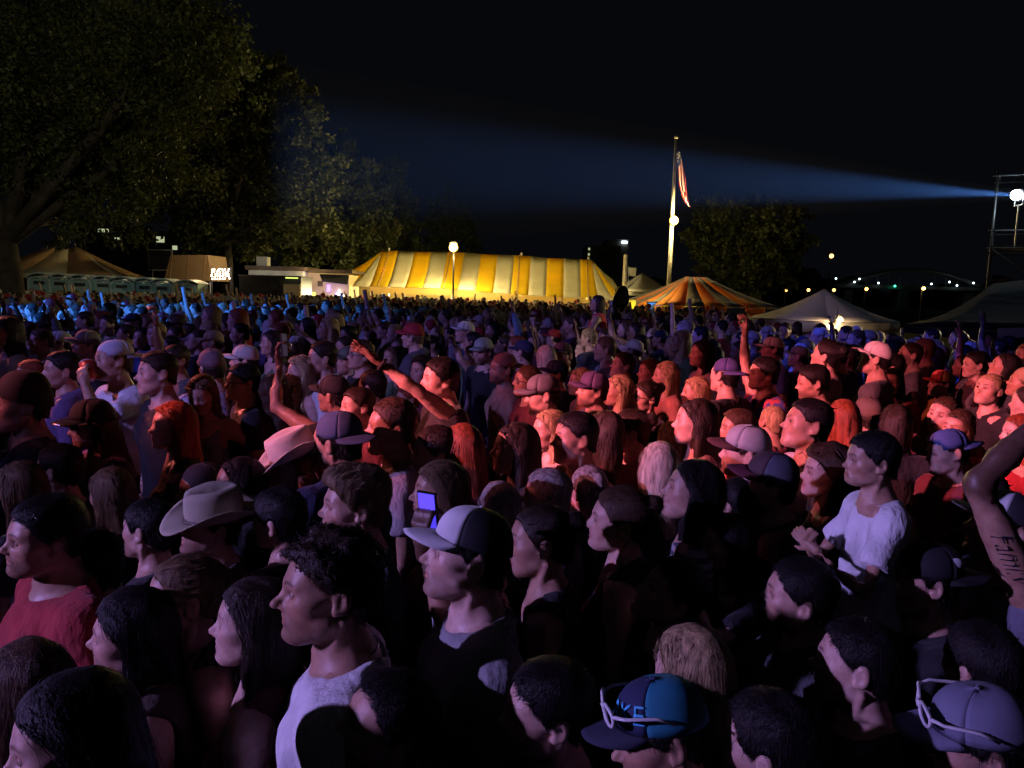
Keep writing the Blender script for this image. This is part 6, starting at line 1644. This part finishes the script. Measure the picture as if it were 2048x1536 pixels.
    if q.get('cup'):
        held('party_cup', 'red plastic cup tipped to the mouth of the white T-shirt person in pale cap', 'cup', [('cup_body', tube_geo([(0, -.05, .04), (0, -.05, .15)], [.028, .042], 16), 'cup_red'), ('rim', tube_geo([(0, -.05, .151), (0, -.05, .155)], .044, 16), 'white_plastic')], 1)
    if q.get('keyring'):
        held('keyring', 'shiny metal keyring held by the person in dark red sleeveless top', 'keyring', [('ring', tube_geo([(.018*math.cos(t), -.05, .09 + .018*math.sin(t)) for t in np.arange(14)*2*math.pi/14], .0022, 6, closed=True), 'chain_metal'), ('tag', box_geo((0, -.05, .045), (.022, .003, .05)), 'chain_metal'), ('tag', box_geo((.012, -.056, .04), (.018, .003, .045)), 'chain_metal')], -1)
    return e
for q in sorted(ALL, key=lambda q: q['depth']): place_person(q)
# ---------------------------------------------------------------- far crowd beyond the first three hundred
def mini(kind, seed):
    r = np.random.RandomState(seed); parts = []; cols = []
    def addp(g, col): parts.append(g); cols.append(np.tile(np.array(col, F4), (len(g[0]), 1)))
    hd = ball((0, 0, 0), 1, 8, 6); hv = hd[0]*V(.078, .10, .118) + V(0, -.015, 1.635); addp((hv, hd[1]), (.58, .40, .31))
    addp((ball((0, 0, 0), 1, 5, 4)[0]*V(.012, .02, .012) + V(0, -.118, 1.615), ball((0, 0, 0), 1, 5, 4)[1]), (.55, .37, .29))
    long_ = kind % 3 == 1; cap_ = kind % 3 == 2
    hc = [(.012, .01, .01), (.03, .02, .013), (.08, .045, .025), (.30, .22, .12)][r.randint(4)]
    hb = ball((0, 0, 0), 1, 8, 5)
    hv = hb[0]*V(.088, .10, .10) + V(0, .018, 1.675)
    if cap_: hc = [(.5, .5, .5), (.015, .015, .02), (.3, .02, .03), (.03, .04, .12)][r.randint(4)]; addp((box_geo((0, -.14, 1.69), (.13, .09, .012))), hc)
    addp((hv, hb[1]), hc)
    if long_: addp((ball((0, 0, 0), 1, 7, 5)[0]*V(.092, .06, .17) + V(0, .055, 1.55), ball((0, 0, 0), 1, 7, 5)[1]), hc)
    addp(tube_geo([(0, .02, 1.42), (0, .01, 1.57)], [.06, .055], 7), (.55, .37, .29))
    scol = [(.013, .013, .017), (.07, .07, .08), (.26, .26, .28), (.7, .7, .72), (.03, .04, .1), (.12, .02, .03), (.3, .03, .04), (.10, .15, .08)][r.randint(8)]
    P_ = np.zeros((10, 6, 3), F4)
    for i in range(10):
        th = i*2*math.pi/10
        for k, (z, rx, ry) in enumerate(((.02, .14, .11), (1.05, .17, .115), (1.25, .20, .125), (1.37, .235, .10), (1.43, .19, .075), (1.48, .05, .05))): P_[i, k] = (rx*math.cos(th), .02 + ry*math.sin(th), z)
    addp(grid_geo(P_, True), scol)
    for s_ in (-1, 1):
        if kind == 3 and s_ > 0: addp(tube_geo([(.19, .02, 1.40), (.26, -.08, 1.66), (.20, -.14, 1.92), (.20, -.16, 2.05)], [.05, .042, .03, .035], 6), (.58, .40, .31))
        else: addp(tube_geo([(s_*.21, .02, 1.38), (s_*.26, .04, 1.12), (s_*.22, -.10, .92)], [.055, .042, .03], 5), scol)
    v, f = join_geo(parts); return v, f, np.concatenate(cols)
MINI = [mini(k, k*3 + 1) for k in range(24)]
m, nt, b = new_mat('far_people'); vc = nt.nodes.new('ShaderNodeVertexColor'); vc.layer_name = 'Col'; nt.links.new(vc.outputs[0], b.inputs['Base Color']); b.inputs['Roughness'].default_value = .75
rr = np.random.RandomState(21); vs_, fs_, cs_, n0 = [], [], [], 0
for q in FAR:
    v, f, col = MINI[rr.randint(24)]
    phi = math.atan2(q['pos'][0], q['pos'][1]); rz = -phi - math.radians(float(np.clip(rr.normal(88, 32), 0, 180)))
    R = np.array([[math.cos(rz), -math.sin(rz), 0], [math.sin(rz), math.cos(rz), 0], [0, 0, 1]], F4)
    vs_.append((v*q['s']) @ R.T + V(q['pos'][0], q['pos'][1], 0)); fs_.append(f + n0); cs_.append(col*(.8 + .4*rr.rand())); n0 += len(v)
if vs_:
    v, f, col = np.concatenate(vs_), np.concatenate(fs_), np.concatenate(cs_)
    me = bpy.data.meshes.new('far_crowd')
    f = f.copy(); tri = (f[:, 2] == f[:, 3])
    me.from_pydata([], [], [])
    loops = np.where(tri, 3, 4)
    flat = np.concatenate([f[~tri].ravel(), f[tri][:, :3].ravel()]); starts = np.concatenate([np.arange((~tri).sum())*4, (~tri).sum()*4 + np.arange(tri.sum())*3])
    me.vertices.add(len(v)); me.vertices.foreach_set('co', v.astype(F4).ravel()); me.loops.add(len(flat)); me.loops.foreach_set('vertex_index', flat.astype(np.int32)); me.polygons.add(len(f)); me.polygons.foreach_set('loop_start', starts.astype(np.int32))
    me.update(calc_edges=True); ca = me.color_attributes.new('Col', 'FLOAT_COLOR', 'POINT'); cc = np.ones((len(v), 4), F4); cc[:, :3] = col; ca.data.foreach_set('color', cc.ravel())
    me.polygons.foreach_set('use_smooth', np.ones(len(f), bool)); me.materials.append(MATS['far_people']); me.validate(); me.update()
    obj('far_crowd', me, kind='stuff', label='dense far crowd of small heads stretching back to the tents', cat='crowd')
print('people', len(PEOPLE), 'individual fill', len(IND), 'far', len(FAR), 'far faces', n0, 'time', round(time.time() - T0, 1))
if __name__ == '__main__':
    for q in PEOPLE:
        if q['s'] < .87 or q['s'] > 1.13: print('scale', round(q['s'], 2), q['label'][:50])
